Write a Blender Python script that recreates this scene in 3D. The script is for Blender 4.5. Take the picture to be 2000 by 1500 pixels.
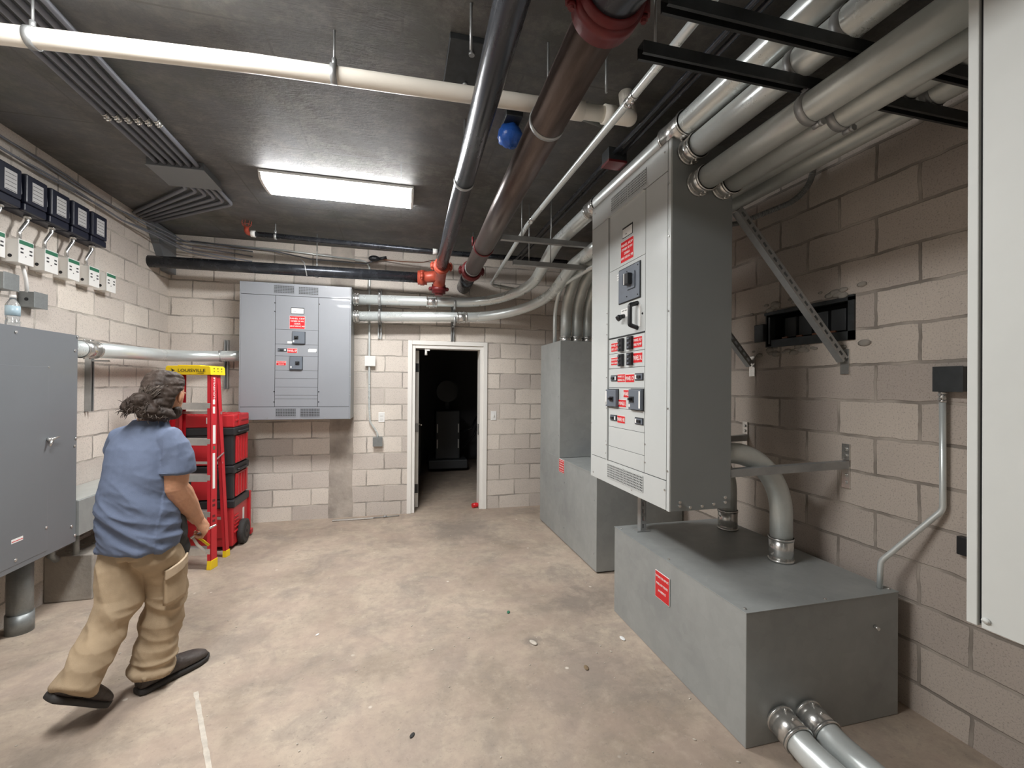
import bpy, bmesh, math, random
from mathutils import Vector, Matrix, noise
random.seed(7)
S = bpy.context.scene
for o in list(bpy.data.objects): bpy.data.objects.remove(o)
C = S.collection
PI = math.pi
# ------------------------------------------------------------------ camera
cd = bpy.data.cameras.new('camera'); cam = bpy.data.objects.new('camera', cd); C.objects.link(cam)
cd.sensor_fit = 'HORIZONTAL'; cd.sensor_width = 36.0; cd.lens = 36.0 * 866.44 / 2000.0
cd.clip_start = 0.05; cd.clip_end = 60
yaw, pitch, roll = math.radians(14.233), math.radians(0.239), math.radians(0.435)
fwd = Vector((math.sin(yaw) * math.cos(pitch), math.cos(yaw) * math.cos(pitch), math.sin(pitch)))
rt = Vector((math.cos(yaw), -math.sin(yaw), 0)); up = rt.cross(fwd)
rt2 = rt * math.cos(roll) + up * math.sin(roll); up2 = up * math.cos(roll) - rt * math.sin(roll)
m = Matrix((rt2, up2, -fwd)).transposed().to_4x4(); m.translation = Vector((0, 0, 1.56))
cam.matrix_world = m
S.camera = cam
# ------------------------------------------------------------------ world, exposure
w = bpy.data.worlds.new('world'); S.world = w; w.use_nodes = True
w.node_tree.nodes['Background'].inputs[0].default_value = (0.01, 0.01, 0.012, 1)
w.node_tree.nodes['Background'].inputs[1].default_value = 0.2
vs = S.view_settings; vs.view_transform = 'Standard'; vs.look = 'None'; vs.gamma = 1.0; vs.use_curve_mapping = False
vs.exposure = 0.0
LAMP_POWER = 76.0
LAMP_COLOR = (1.0, 0.995, 0.985)
# room: back wall y=5.54, left wall x=-2.42, right wall x=2.43, ceiling z=3.17

# ------------------------------------------------------------------ helpers
class MB:
    def __init__(s): s.v = []; s.f = []; s.sm = []
    def add(s, vs_, fs, smooth=False):
        n = len(s.v); s.v += [tuple(p) for p in vs_]
        for f in fs: s.f.append(tuple(n + i for i in f)); s.sm.append(smooth)
        return s
    def box(s, x0, x1, y0, y1, z0, z1, mat=None):
        vs_ = [Vector((x, y, z)) for z in (z0, z1) for x, y in ((x0, y0), (x1, y0), (x1, y1), (x0, y1))]
        if mat: vs_ = [mat @ p for p in vs_]
        return s.add(vs_, [(3, 2, 1, 0), (4, 5, 6, 7), (0, 1, 5, 4), (1, 2, 6, 5), (2, 3, 7, 6), (3, 0, 4, 7)])
    def tube(s, pts, r, n=20, caps=True, ry=None, upv=None, smooth=True):
        pts = [Vector(p) for p in pts]; k = len(pts)
        rs = r if isinstance(r, (list, tuple)) else [r] * k
        rys = ry if isinstance(ry, (list, tuple)) else ([ry] * k if ry else rs)
        T = []
        for i in range(k):
            a = pts[max(i - 1, 0)]; b = pts[min(i + 1, k - 1)]; d = (b - a)
            T.append(d.normalized() if d.length > 1e-9 else Vector((0, 0, 1)))
        if upv is not None: N = Vector(upv)
        else: N = Vector((0, 0, 1)) if abs(T[0].z) < .9 else Vector((1, 0, 0))
        vs_ = []
        for i in range(k):
            if upv is not None: N = Vector(upv[i]) if isinstance(upv[0], (tuple, list, Vector)) else Vector(upv)
            X = (N - T[i] * N.dot(T[i]))
            X = X.normalized() if X.length > 1e-6 else T[i].orthogonal().normalized()
            Y = T[i].cross(X); N = X
            for j in range(n):
                a = 2 * PI * j / n
                vs_.append(pts[i] + X * (rs[i] * math.cos(a)) + Y * (rys[i] * math.sin(a)))
        fs = [(i * n + j, i * n + (j + 1) % n, (i + 1) * n + (j + 1) % n, (i + 1) * n + j) for i in range(k - 1) for j in range(n)]
        s.add(vs_, fs, smooth)
        if caps:
            m0 = len(s.v) - len(vs_)
            s.f.append(tuple(m0 + j for j in reversed(range(n)))); s.sm.append(False)
            s.f.append(tuple(m0 + (k - 1) * n + j for j in range(n))); s.sm.append(False)
        return s
    def cyl(s, a, b, r, n=20, r2=None): return s.tube([a, b], [r, r if r2 is None else r2], n)
    def ring(s, a, b, r0, r1, n=24):
        """hollow sleeve"""
        a = Vector(a); b = Vector(b); T = (b - a).normalized(); X = T.orthogonal().normalized(); Y = T.cross(X)
        vs_ = []
        for p, r in ((a, r0), (a, r1), (b, r1), (b, r0)):
            for j in range(n):
                t = 2 * PI * j / n; vs_.append(p + X * r * math.cos(t) + Y * r * math.sin(t))
        fs = [(q * n + j, q * n + (j + 1) % n, ((q + 1) % 4) * n + (j + 1) % n, ((q + 1) % 4) * n + j) for q in range(4) for j in range(n)]
        return s.add(vs_, fs, True)
    def torus(s, c, axis, R, r, n=28, k=8):
        c = Vector(c); T = Vector(axis).normalized(); X = T.orthogonal().normalized(); Y = T.cross(X); vs_ = []
        for i in range(n):
            a = 2 * PI * i / n; d = X * math.cos(a) + Y * math.sin(a)
            for j in range(k):
                b = 2 * PI * j / k; vs_.append(c + d * (R + r * math.cos(b)) + T * r * math.sin(b))
        return s.add(vs_, [(i * k + j, ((i + 1) % n) * k + j, ((i + 1) % n) * k + (j + 1) % k, i * k + (j + 1) % k) for i in range(n) for j in range(k)], True)
    def ball(s, c, r, n=14, k=9, sc=(1, 1, 1), rot=None):
        c = Vector(c); vs_ = []
        for i in range(k + 1):
            th = PI * i / k
            for j in range(n):
                a = 2 * PI * j / n
                p = Vector((r * sc[0] * math.sin(th) * math.cos(a), r * sc[1] * math.sin(th) * math.sin(a), r * sc[2] * math.cos(th)))
                vs_.append(c + (rot @ p if rot else p))
        return s.add(vs_, [(i * n + j, (i + 1) * n + j, (i + 1) * n + (j + 1) % n, i * n + (j + 1) % n) for i in range(k) for j in range(n)], True)
    def prism(s, poly, fn, d0, d1):
        """poly of (u,v); fn(u,v,d)->xyz"""
        n = len(poly)
        vs_ = [fn(u, v, d0) for u, v in poly] + [fn(u, v, d1) for u, v in poly]
        return s.add(vs_, [tuple(reversed(range(n))), tuple(range(n, 2 * n))] + [(i, (i + 1) % n, n + (i + 1) % n, n + i) for i in range(n)])
    def build(s, name, mat, parent=None, bevel=0, **tags):
        me = bpy.data.meshes.new(name); me.from_pydata(s.v, [], s.f)
        bm = bmesh.new(); bm.from_mesh(me)
        bmesh.ops.recalc_face_normals(bm, faces=bm.faces); bm.to_mesh(me); bm.free()
        for p, q in zip(me.polygons, s.sm): p.use_smooth = q
        me.materials.append(mat)
        o = bpy.data.objects.new(name, me); C.objects.link(o)
        if parent: o.parent = parent
        if bevel:
            b = o.modifiers.new('bevel', 'BEVEL'); b.width = bevel; b.segments = 2; b.limit_method = 'ANGLE'; b.angle_limit = math.radians(50)
        for k, v in tags.items(): o[k] = v
        return o

def tag(o, label, category, group=None):
    o['label'] = label; o['category'] = category
    if group: o['group'] = group
    return o
def empty(name, loc=(0, 0, 0), rz=0):
    o = bpy.data.objects.new(name, None); C.objects.link(o); o.location = loc; o.rotation_euler = (0, 0, rz)
    o.empty_display_size = .1
    return o
def structure(o): o['kind'] = 'structure'; return o
def copy_tree(o, parent=None):
    c = o.copy(); C.objects.link(c)
    if parent is not None: c.parent = parent
    for ch in [x for x in bpy.data.objects if x.parent == o]: copy_tree(ch, c)
    return c
def fillet(pts, R, n=10):
    pts = [Vector(p) for p in pts]; out = [pts[0]]
    for i in range(1, len(pts) - 1):
        a = (pts[i - 1] - pts[i]); b = (pts[i + 1] - pts[i]); la, lb = a.length, b.length; a.normalize(); b.normalize()
        ang = a.angle(b)
        if ang > 3.13: out.append(pts[i]); continue
        r = R[i - 1] if isinstance(R, (list, tuple)) else R
        t = min(r / math.tan(ang / 2), la * .95, lb * .95); r = t * math.tan(ang / 2)
        c = pts[i] + (a + b).normalized() * (r / math.sin(ang / 2))
        p0 = pts[i] + a * t - c; p1 = pts[i] + b * t - c; tot = p0.angle(p1)
        for k in range(n + 1):
            f = k / n
            out.append(c + (p0 * math.sin((1 - f) * tot) + p1 * math.sin(f * tot)) / math.sin(tot))
    out.append(pts[-1]); return out
def lettering(text, parent, x, z, y, size, mat, width=None, height=None, rot=(PI / 2, 0, 0), name='lettering', align='CENTER'):
    cu = bpy.data.curves.new(name, 'FONT'); cu.body = text; cu.align_x = align; cu.align_y = 'CENTER'; cu.size = size; cu.extrude = .0006; cu.space_line = .95
    cu.resolution_u = 3; cu.offset = size * 0.004
    t = bpy.data.objects.new(name, cu); C.objects.link(t)
    dg = bpy.context.evaluated_depsgraph_get(); dg.update()
    me = bpy.data.meshes.new_from_object(t.evaluated_get(dg)); bpy.data.objects.remove(t)
    xs = [v.co.x for v in me.vertices]; ys = [v.co.y for v in me.vertices]
    sx = width / (max(xs) - min(xs)) if width else 1; sy = height / (max(ys) - min(ys)) if height else 1
    cx = (max(xs) + min(xs)) / 2; cy = (max(ys) + min(ys)) / 2
    for v in me.vertices: v.co.x = (v.co.x - cx) * sx; v.co.y = (v.co.y - cy) * sy
    me.materials.clear(); me.materials.append(mat)
    o = bpy.data.objects.new(name, me); C.objects.link(o); o.parent = parent; o.location = (x, y, z); o.rotation_euler = rot
    return o

# ------------------------------------------------------------------ materials
def newmat(name):
    mt = bpy.data.materials.new(name); mt.use_nodes = True; nt = mt.node_tree
    return mt, nt, nt.nodes['Principled BSDF']
def mat(name, col, rough=.5, metal=0.0, var=0.0, vscale=4.0, bump=0.0, bscale=60.0, spec=None, rvar=0.0, coat=0.0, stretch=None):
    mt, nt, b = newmat(name)
    b.inputs['Base Color'].default_value = (*col, 1); b.inputs['Roughness'].default_value = rough; b.inputs['Metallic'].default_value = metal
    if spec is not None: b.inputs['Specular IOR Level'].default_value = spec
    if coat: b.inputs['Coat Weight'].default_value = coat
    tc = nt.nodes.new('ShaderNodeTexCoord'); src = tc.outputs['Object']
    if stretch:
        mp = nt.nodes.new('ShaderNodeMapping'); mp.inputs['Scale'].default_value = stretch; nt.links.new(src, mp.inputs[0]); src = mp.outputs[0]
    if var or rvar:
        no = nt.nodes.new('ShaderNodeTexNoise'); no.inputs['Scale'].default_value = vscale; no.inputs['Detail'].default_value = 6; no.inputs['Roughness'].default_value = .6
        nt.links.new(src, no.inputs['Vector'])
        if var:
            rp = nt.nodes.new('ShaderNodeValToRGB'); e = rp.color_ramp.elements
            e[0].position = .3; e[1].position = .7
            e[0].color = (*[c * (1 - var) for c in col], 1); e[1].color = (*[min(1, c * (1 + var * .7)) for c in col], 1)
            nt.links.new(no.outputs['Fac'], rp.inputs[0]); nt.links.new(rp.outputs[0], b.inputs['Base Color'])
        if rvar:
            mr = nt.nodes.new('ShaderNodeMapRange'); mr.inputs[3].default_value = max(0.02, rough - rvar); mr.inputs[4].default_value = min(1, rough + rvar)
            nt.links.new(no.outputs['Fac'], mr.inputs[0]); nt.links.new(mr.outputs[0], b.inputs['Roughness'])
    if bump:
        n2 = nt.nodes.new('ShaderNodeTexNoise'); n2.inputs['Scale'].default_value = bscale; n2.inputs['Detail'].default_value = 4
        nt.links.new(src, n2.inputs['Vector'])
        bp = nt.nodes.new('ShaderNodeBump'); bp.inputs['Strength'].default_value = bump; bp.inputs['Distance'].default_value = .01
        nt.links.new(n2.outputs['Fac'], bp.inputs['Height']); nt.links.new(bp.outputs[0], b.inputs['Normal'])
    return mt
def node(nt, t, **kw):
    n = nt.nodes.new(t)
    for k, v in kw.items():
        if k.startswith('i_'): n.inputs[k[2:].replace('_', ' ')].default_value = v
        else: setattr(n, k, v)
    return n
def mixc(nt, fac, a, b, blend='MIX'):
    mx = nt.nodes.new('ShaderNodeMix'); mx.data_type = 'RGBA'; mx.blend_type = blend
    for sock, val in ((mx.inputs[0], fac), (mx.inputs[6], a), (mx.inputs[7], b)):
        if hasattr(val, 'is_output') or isinstance(val, bpy.types.NodeSocket): nt.links.new(val, sock)
        elif isinstance(val, (int, float)): sock.default_value = val
        else: sock.default_value = (*val, 1)
    return mx.outputs[2]
def ramp(nt, src, stops):
    rp = nt.nodes.new('ShaderNodeValToRGB'); e = rp.color_ramp.elements
    while len(e) < len(stops): e.new(.5)
    for el, (p, c) in zip(e, stops):
        el.position = p; el.color = (c, c, c, 1) if isinstance(c, (int, float)) else (*c, 1)
    nt.links.new(src, rp.inputs[0]); return rp.outputs[0]
def cmu(name, axis, base, off=0.0, zoff=0.0, dark=1.0):
    """concrete block: axis 'x' means courses run along x (wall facing y)"""
    mt, nt, b = newmat(name)
    tc = node(nt, 'ShaderNodeTexCoord'); sp = node(nt, 'ShaderNodeSeparateXYZ'); nt.links.new(tc.outputs['Object'], sp.inputs[0])
    cb = node(nt, 'ShaderNodeCombineXYZ')
    ax = node(nt, 'ShaderNodeMath', operation='ADD'); ax.inputs[1].default_value = off; nt.links.new(sp.outputs['X' if axis == 'x' else 'Y'], ax.inputs[0])
    az = node(nt, 'ShaderNodeMath', operation='ADD'); az.inputs[1].default_value = zoff; nt.links.new(sp.outputs['Z'], az.inputs[0])
    nt.links.new(ax.outputs[0], cb.inputs[0]); nt.links.new(az.outputs[0], cb.inputs[1])
    # a little wobble so that joints are not ruler straight
    nw = node(nt, 'ShaderNodeTexNoise', i_Scale=9.0, i_Detail=3.0); nt.links.new(cb.outputs[0], nw.inputs['Vector'])
    vm = node(nt, 'ShaderNodeVectorMath', operation='MULTIPLY_ADD'); nt.links.new(nw.outputs['Color'], vm.inputs[0]); vm.inputs[1].default_value = (.020, .020, 0); nt.links.new(cb.outputs[0], vm.inputs[2])
    br = node(nt, 'ShaderNodeTexBrick', i_Scale=1.0, i_Mortar_Size=.0085, i_Mortar_Smooth=.3, i_Bias=0.0, i_Brick_Width=.405, i_Row_Height=.194)
    br.offset = .5; nt.links.new(vm.outputs[0], br.inputs['Vector'])
    br.inputs['Color1'].default_value = (.0, .0, .0, 1); br.inputs['Color2'].default_value = (1, 1, 1, 1); br.inputs['Mortar'].default_value = (.5, .5, .5, 1)
    c1 = [base[0] * .80 * dark, base[1] * .785 * dark, base[2] * .80 * dark]; c2 = [c * 1.13 * dark for c in base]
    bc = mixc(nt, br.outputs['Color'], c1, c2)
    big = node(nt, 'ShaderNodeTexNoise', i_Scale=1.7, i_Detail=5.0); nt.links.new(tc.outputs['Object'], big.inputs['Vector'])
    bc = mixc(nt, ramp(nt, big.outputs['Fac'], [(.35, 0.0), (.7, .30)]), bc, (base[0] * .66, base[1] * .66, base[2] * .68))
    fine = node(nt, 'ShaderNodeTexNoise', i_Scale=130.0, i_Detail=4.0, i_Roughness=.75); nt.links.new(tc.outputs['Object'], fine.inputs['Vector'])
    pit = ramp(nt, fine.outputs['Fac'], [(.30, .55), (.47, 1.0)])
    bc = mixc(nt, 1.0, bc, pit, 'MULTIPLY')
    jn = node(nt, 'ShaderNodeTexNoise', i_Scale=5.0, i_Detail=3.0); nt.links.new(tc.outputs['Object'], jn.inputs['Vector'])
    mc = mixc(nt, ramp(nt, jn.outputs['Fac'], [(.4, 0.0), (.62, 1.0)]), [c * .46 * dark for c in base], [c * .80 * dark for c in base])
    bc = mixc(nt, br.outputs['Fac'], bc, mc)
    nt.links.new(bc, b.inputs['Base Color']); b.inputs['Roughness'].default_value = .92; b.inputs['Specular IOR Level'].default_value = .2
    inv = node(nt, 'ShaderNodeMath', operation='MULTIPLY_ADD'); nt.links.new(br.outputs['Fac'], inv.inputs[0]); inv.inputs[1].default_value = -1.0; inv.inputs[2].default_value = 1.0
    ad = node(nt, 'ShaderNodeMath', operation='MULTIPLY_ADD'); nt.links.new(fine.outputs['Fac'], ad.inputs[0]); ad.inputs[1].default_value = .35; nt.links.new(inv.outputs[0], ad.inputs[2])
    bp = node(nt, 'ShaderNodeBump', i_Strength=.7, i_Distance=.006); nt.links.new(ad.outputs[0], bp.inputs['Height']); nt.links.new(bp.outputs[0], b.inputs['Normal'])
    return mt
def floor_mat():
    mt, nt, b = newmat('stained_concrete_floor')
    tc = node(nt, 'ShaderNodeTexCoord'); P = tc.outputs['Object']
    def nz(sc, det=6.0, ro=.6, vec=None, dist=0.0):
        n = node(nt, 'ShaderNodeTexNoise', i_Scale=sc, i_Detail=det, i_Roughness=ro, i_Distortion=dist); nt.links.new(vec or P, n.inputs['Vector']); return n.outputs['Fac']
    col = mixc(nt, ramp(nt, nz(.9, 7, .62, dist=.4), [(.36, 0.0), (.62, 1.0)]), (.31, .25, .195), (.50, .415, .33))
    col = mixc(nt, ramp(nt, nz(2.3, 8, .7, dist=.8), [(.48, 0.0), (.70, .75)]), col, (.235, .205, .18))
    col = mixc(nt, ramp(nt, nz(5.5, 6, .7), [(.52, 0.0), (.75, .40)]), col, (.56, .47, .37))
    mp = node(nt, 'ShaderNodeMapping'); mp.inputs['Rotation'].default_value = (0, 0, .5); mp.inputs['Scale'].default_value = (.7, 5.0, 1); nt.links.new(P, mp.inputs[0])
    col = mixc(nt, ramp(nt, nz(2.2, 6, .7, mp.outputs[0]), [(.56, 0.0), (.76, .40)]), col, (.22, .19, .165))
    mp2 = node(nt, 'ShaderNodeMapping'); mp2.inputs['Rotation'].default_value = (0, 0, .35); mp2.inputs['Scale'].default_value = (1.2, 9.0, 1); nt.links.new(P, mp2.inputs[0])
    col = mixc(nt, ramp(nt, nz(3.1, 5, .7, mp2.outputs[0]), [(.66, 0.0), (.82, .35)]), col, (.60, .52, .43))
    col = mixc(nt, ramp(nt, nz(11, 10, .8, dist=.3), [(.38, 0.32), (.56, 0.0)]), col, (.20, .17, .145))
    col = mixc(nt, ramp(nt, nz(17, 9, .8), [(.54, 0.0), (.70, .30)]), col, (.64, .54, .44))
    col = mixc(nt, ramp(nt, nz(38, 5, .8), [(.34, .55), (.42, 0.0)]), col, (.19, .16, .14))
    col = mixc(nt, ramp(nt, nz(3.3, 5, .6), [(.42, 0.0), (.60, .35)]), col, (.44, .335, .275))
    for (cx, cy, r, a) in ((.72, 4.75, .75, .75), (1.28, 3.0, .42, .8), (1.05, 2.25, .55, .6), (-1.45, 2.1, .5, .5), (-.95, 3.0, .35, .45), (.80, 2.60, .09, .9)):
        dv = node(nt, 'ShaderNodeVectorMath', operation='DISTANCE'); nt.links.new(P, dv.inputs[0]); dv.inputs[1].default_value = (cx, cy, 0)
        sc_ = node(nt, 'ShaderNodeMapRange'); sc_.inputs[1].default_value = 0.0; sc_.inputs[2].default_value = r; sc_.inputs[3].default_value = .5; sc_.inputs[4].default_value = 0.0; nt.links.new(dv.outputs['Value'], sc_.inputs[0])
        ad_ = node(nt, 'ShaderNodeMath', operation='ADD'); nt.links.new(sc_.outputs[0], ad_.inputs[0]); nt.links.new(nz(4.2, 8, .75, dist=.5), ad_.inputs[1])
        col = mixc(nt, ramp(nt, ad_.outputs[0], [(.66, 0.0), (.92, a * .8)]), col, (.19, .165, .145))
    # paint / plaster drops
    vo = node(nt, 'ShaderNodeTexVoronoi', i_Scale=5.5, i_Randomness=1.0); nt.links.new(P, vo.inputs['Vector'])
    dr = ramp(nt, vo.outputs['Distance'], [(.045, 1.0), (.075, 0.0)])
    msk = ramp(nt, nz(1.6), [(.48, 0.0), (.56, .9)])
    f = node(nt, 'ShaderNodeMath', operation='MULTIPLY'); nt.links.new(dr, f.inputs[0]); nt.links.new(msk, f.inputs[1])
    col = mixc(nt, f.outputs[0], col, (.68, .62, .54))
    nt.links.new(col, b.inputs['Base Color']); b.inputs['Specular IOR Level'].default_value = .35
    nt.links.new(ramp(nt, nz(1.3, 5), [(.3, .52), (.7, .78)]), b.inputs['Roughness'])
    bp = node(nt, 'ShaderNodeBump', i_Strength=.35, i_Distance=.004); nt.links.new(nz(26, 8, .7), bp.inputs['Height']); nt.links.new(bp.outputs[0], b.inputs['Normal'])
    return mt
def ceiling_mat():
    mt, nt, b = newmat('board_marked_concrete_ceiling')
    tc = node(nt, 'ShaderNodeTexCoord'); P = tc.outputs['Object']
    def nz(sc, det=6.0, ro=.6, vec=None, dist=0.0):
        n = node(nt, 'ShaderNodeTexNoise', i_Scale=sc, i_Detail=det, i_Roughness=ro, i_Distortion=dist); nt.links.new(vec or P, n.inputs['Vector']); return n.outputs['Fac']
    col = mixc(nt, ramp(nt, nz(.8, 6, .6, dist=.5), [(.38, 0.0), (.62, 1.0)]), (.088, .082, .073), (.140, .145, .152))
    col = mixc(nt, ramp(nt, nz(1.7, 6, .65), [(.52, 0.0), (.68, .6)]), col, (.095, .105, .084))
    col = mixc(nt, ramp(nt, nz(6, 8, .75), [(.47, 0.0), (.72, .62)]), col, (.24, .23, .205))
    mp = node(nt, 'ShaderNodeMapping'); mp.inputs['Scale'].default_value = (.6, 9.0, 1); nt.links.new(P, mp.inputs[0])
    col = mixc(nt, ramp(nt, nz(2.5, 4, .6, mp.outputs[0]), [(.55, 0.0), (.8, .22)]), col, (.06, .058, .054))
    # plywood form panel seams
    br = node(nt, 'ShaderNodeTexBrick', i_Scale=1.0, i_Mortar_Size=.006, i_Brick_Width=1.22, i_Row_Height=1.1); nt.links.new(P, br.inputs['Vector'])
    col = mixc(nt, br.outputs['Fac'], col, (.11, .11, .105))
    nt.links.new(col, b.inputs['Base Color']); b.inputs['Roughness'].default_value = .62; b.inputs['Specular IOR Level'].default_value = .4
    mp3 = node(nt, 'ShaderNodeMapping'); mp3.inputs['Scale'].default_value = (3.0, 14.0, 1); mp3.inputs['Rotation'].default_value = (0, 0, .9); nt.links.new(P, mp3.inputs[0])
    ad = node(nt, 'ShaderNodeMath', operation='MULTIPLY_ADD'); nt.links.new(nz(2.2, 4, .6, mp3.outputs[0], 2.5), ad.inputs[0]); ad.inputs[1].default_value = .6; nt.links.new(nz(9, 9, .75), ad.inputs[2])
    bp = node(nt, 'ShaderNodeBump', i_Strength=.5, i_Distance=.014); nt.links.new(ad.outputs[0], bp.inputs['Height']); nt.links.new(bp.outputs[0], b.inputs['Normal'])
    return mt
def galv(name, col, rough, metal=.9, patch=.25, scale=7.0, bump=.0, dark=(.2, .21, .21)):
    mt, nt, b = newmat(name)
    tc = node(nt, 'ShaderNodeTexCoord'); P = tc.outputs['Object']
    n = node(nt, 'ShaderNodeTexNoise', i_Scale=scale * .35, i_Detail=7.0, i_Roughness=.65); nt.links.new(P, n.inputs['Vector'])
    vo = node(nt, 'ShaderNodeTexVoronoi', i_Scale=scale * 6); nt.links.new(P, vo.inputs['Vector'])
    c = mixc(nt, ramp(nt, n.outputs['Fac'], [(.42, 0.0), (.66, patch * 2)]), col, dark)
    sv = node(nt, 'ShaderNodeSeparateColor'); nt.links.new(vo.outputs['Color'], sv.inputs[0]); c = mixc(nt, .05, c, sv.outputs[0], 'SOFT_LIGHT')
    nt.links.new(c, b.inputs['Base Color']); b.inputs['Metallic'].default_value = metal
    nt.links.new(ramp(nt, n.outputs['Fac'], [(.3, max(.05, rough - .1)), (.7, rough + .12)]), b.inputs['Roughness'])
    if bump:
        n2 = node(nt, 'ShaderNodeTexNoise', i_Scale=3.0, i_Detail=2.0); nt.links.new(P, n2.inputs['Vector'])
        bp = node(nt, 'ShaderNodeBump', i_Strength=bump, i_Distance=.02); nt.links.new(n2.outputs['Fac'], bp.inputs['Height']); nt.links.new(bp.outputs[0], b.inputs['Normal'])
    return mt
BASE = (.715, .655, .585)
M = {}
M['wall_x'] = cmu('concrete_block_back', 'x', BASE, off=.16, zoff=.023)
M['wall_y'] = cmu('concrete_block_side', 'y', BASE, off=.10, zoff=.023)
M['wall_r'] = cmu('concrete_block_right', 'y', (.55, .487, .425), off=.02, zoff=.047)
M['floor'] = floor_mat(); M['ceil'] = ceiling_mat()
M['emt'] = galv('galvanised_conduit', (.74, .79, .785), .30, .45, .06, 5)
M['emt_dull'] = galv('galvanised_conduit_dull', (.60, .635, .615), .36, .45, .10, 5)
M['strut'] = galv('galvanised_strut', (.42, .43, .43), .42, .6, .2, 9)
M['strut_dark'] = mat('dark_steel_shaded_strut', (.06, .065, .068), .42, .6, .2, 20)  # near-black steel; on the ceiling struts it stands for their shadow
M['zinc'] = mat('zinc_fitting', (.70, .70, .68), .25, .85, .15, 30)
M['sheet'] = galv('galvanised_sheet', (.37, .39, .385), .50, .25, .30, 3.2, dark=(.25, .265, .265))
M['sheet_top'] = M['sheet']
M['grey'] = mat('grey_enamel', (.265, .28, .305), .34, .0, .04, 2.0, .03, 120, coat=.15)
M['grey_dark'] = mat('slate_grey_enamel', (.165, .178, .192), .33, .1, .05, 1.5, .02, 90)
M['grey_light'] = mat('pale_grey_enamel', (.53, .555, .55), .25, .0, .03, 2.0, .03, 100, coat=.2)
M['grey_shaded_side'] = mat('grey_enamel_shaded_side', (.26, .28, .28), .36, .0, .04, 2.0, .03, 100)  # darker than the big cabinet's front; side shade put into the colour
M['offwhite'] = mat('off_white_enamel', (.58, .60, .58), .55, .0, .05, 2.5, .10, 7)
M['gap'] = mat('shadow_gap_black', (.015, .016, .018), .6)
M['black'] = mat('black_plastic', (.012, .013, .015), .38)
M['navy'] = mat('blue_black_plastic', (.010, .013, .028), .42)
M['breaker'] = mat('breaker_grey', (.13, .15, .18), .45, 0, .06, 40)
M['red_sign'] = mat('red_engraved_plastic', (.62, .012, .018), .35)
M['white'] = mat('white_plastic', (.80, .80, .78), .4)
M['paper'] = mat('paper_label', (.72, .72, .70), .6)
M['pvc'] = mat('white_pvc', (.86, .81, .72), .32, 0, .04, 6)
M['steel_pipe'] = mat('black_steel_pipe', (.060, .066, .078), .27, .65, .35, 3, .02, 90, rvar=.06, stretch=(3, .5, 3))
M['brown_pipe'] = mat('brown_steel_pipe', (.125, .098, .090), .33, .6, .4, 4, .04, 90, rvar=.06, stretch=(4, .5, 4))
M['orange'] = mat('orange_painted_iron', (.40, .070, .040), .38, .1, .1, 20, .05, 60)
M['maroon'] = mat('dark_red_painted_iron', (.14, .014, .016), .42, .1, .15, 20, .05, 60)
M['label_shade'] = mat('shaded_label_paper', (.50, .50, .50), .6)  # label paper greyed to carry the shade on the meters
M['green'] = mat('green_print', (.03, .16, .09), .5)
M['glass'] = mat('clear_bottle_plastic', (.8, .85, .88), .08)
M['glass'].node_tree.nodes['Principled BSDF'].inputs['Transmission Weight'].default_value = .92
M['frame'] = mat('cream_door_paint', (.84, .825, .785), .42, 0, .03, 3)
M['blue'] = mat('blue_plastic_bag', (.02, .10, .42), .3, 0, .3, 14, .5, 30)
M['ladder_red'] = mat('red_fibreglass', (.52, .016, .026), .40, 0, .06, 6)
M['yellow'] = mat('yellow_plastic', (.86, .60, .01), .4)
M['alu'] = mat('brushed_aluminium', (.66, .65, .63), .35, .8, .08, 20)
M['box_red'] = mat('red_toolbox_plastic', (.48, .018, .024), .45, 0, .05, 5)
M['box_black'] = mat('black_toolbox_plastic', (.018, .018, .02), .5)
M['rubber'] = mat('rubber', (.035, .034, .033), .8, 0, .2, 30, .2, 60)
M['rubble'] = mat('plinth_concrete', (.36, .33, .29), .9, 0, .25, 3, .5, 30)
M['skin'] = mat('skin', (.60, .31, .185), .5, 0, .12, 12, .12, 90)
M['skin'].node_tree.nodes['Principled BSDF'].inputs['Subsurface Weight'].default_value = .08
M['shirt'] = mat('blue_grey_cotton', (.125, .158, .240), .85, 0, .12, 3, .12, 320)
M['khaki'] = mat('khaki_canvas', (.43, .325, .21), .85, 0, .20, 5, .12, 280)
M['khaki_light'] = mat('khaki_flap', (.55, .43, .30), .85, 0, .10, 8, .12, 280)
M['hair'] = mat('grey_brown_hair', (.050, .036, .029), .6, 0, .5, 16, .8, 40, stretch=(1, 1, .35), spec=.25)
M['hair_grey'] = mat('silver_hair', (.085, .065, .052), .6, 0, .6, 30, .4, 60)
M['shoe'] = mat('dark_work_shoe', (.058, .047, .042), .6, 0, .4, 25, .3, 80)
M['sole'] = mat('shoe_sole', (.035, .033, .032), .75, 0, .2, 30)
M['stain'] = mat('grout_column', (.42, .375, .33), .95, 0, .30, 5, .7, 14)
M['dim'] = mat('dimmed_machine_grey', (.05, .055, .06), .5)  # colour darkened so the machine and shelf seem unlit
M['card'] = mat('cardboard', (.20, .14, .08), .8)
M['copper'] = mat('copper_brown_cable', (.20, .075, .035), .45)
M['cable'] = mat('grey_cable_jacket', (.21, .22, .25), .5, .2)
M['grey_box'] = galv('junction_box_grey', (.30, .32, .32), .45, .6, .2, 20)
M['chalk'] = mat('chalk_line', (.56, .51, .44), .9, 0, .3, 12)
def emis(name, col, st):
    mt, nt, b = newmat(name); nt.nodes.remove(b)
    e = node(nt, 'ShaderNodeEmission'); e.inputs[0].default_value = (*col, 1); e.inputs[1].default_value = st
    nt.links.new(e.outputs[0], nt.nodes['Material Output'].inputs[0]); return mt
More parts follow.
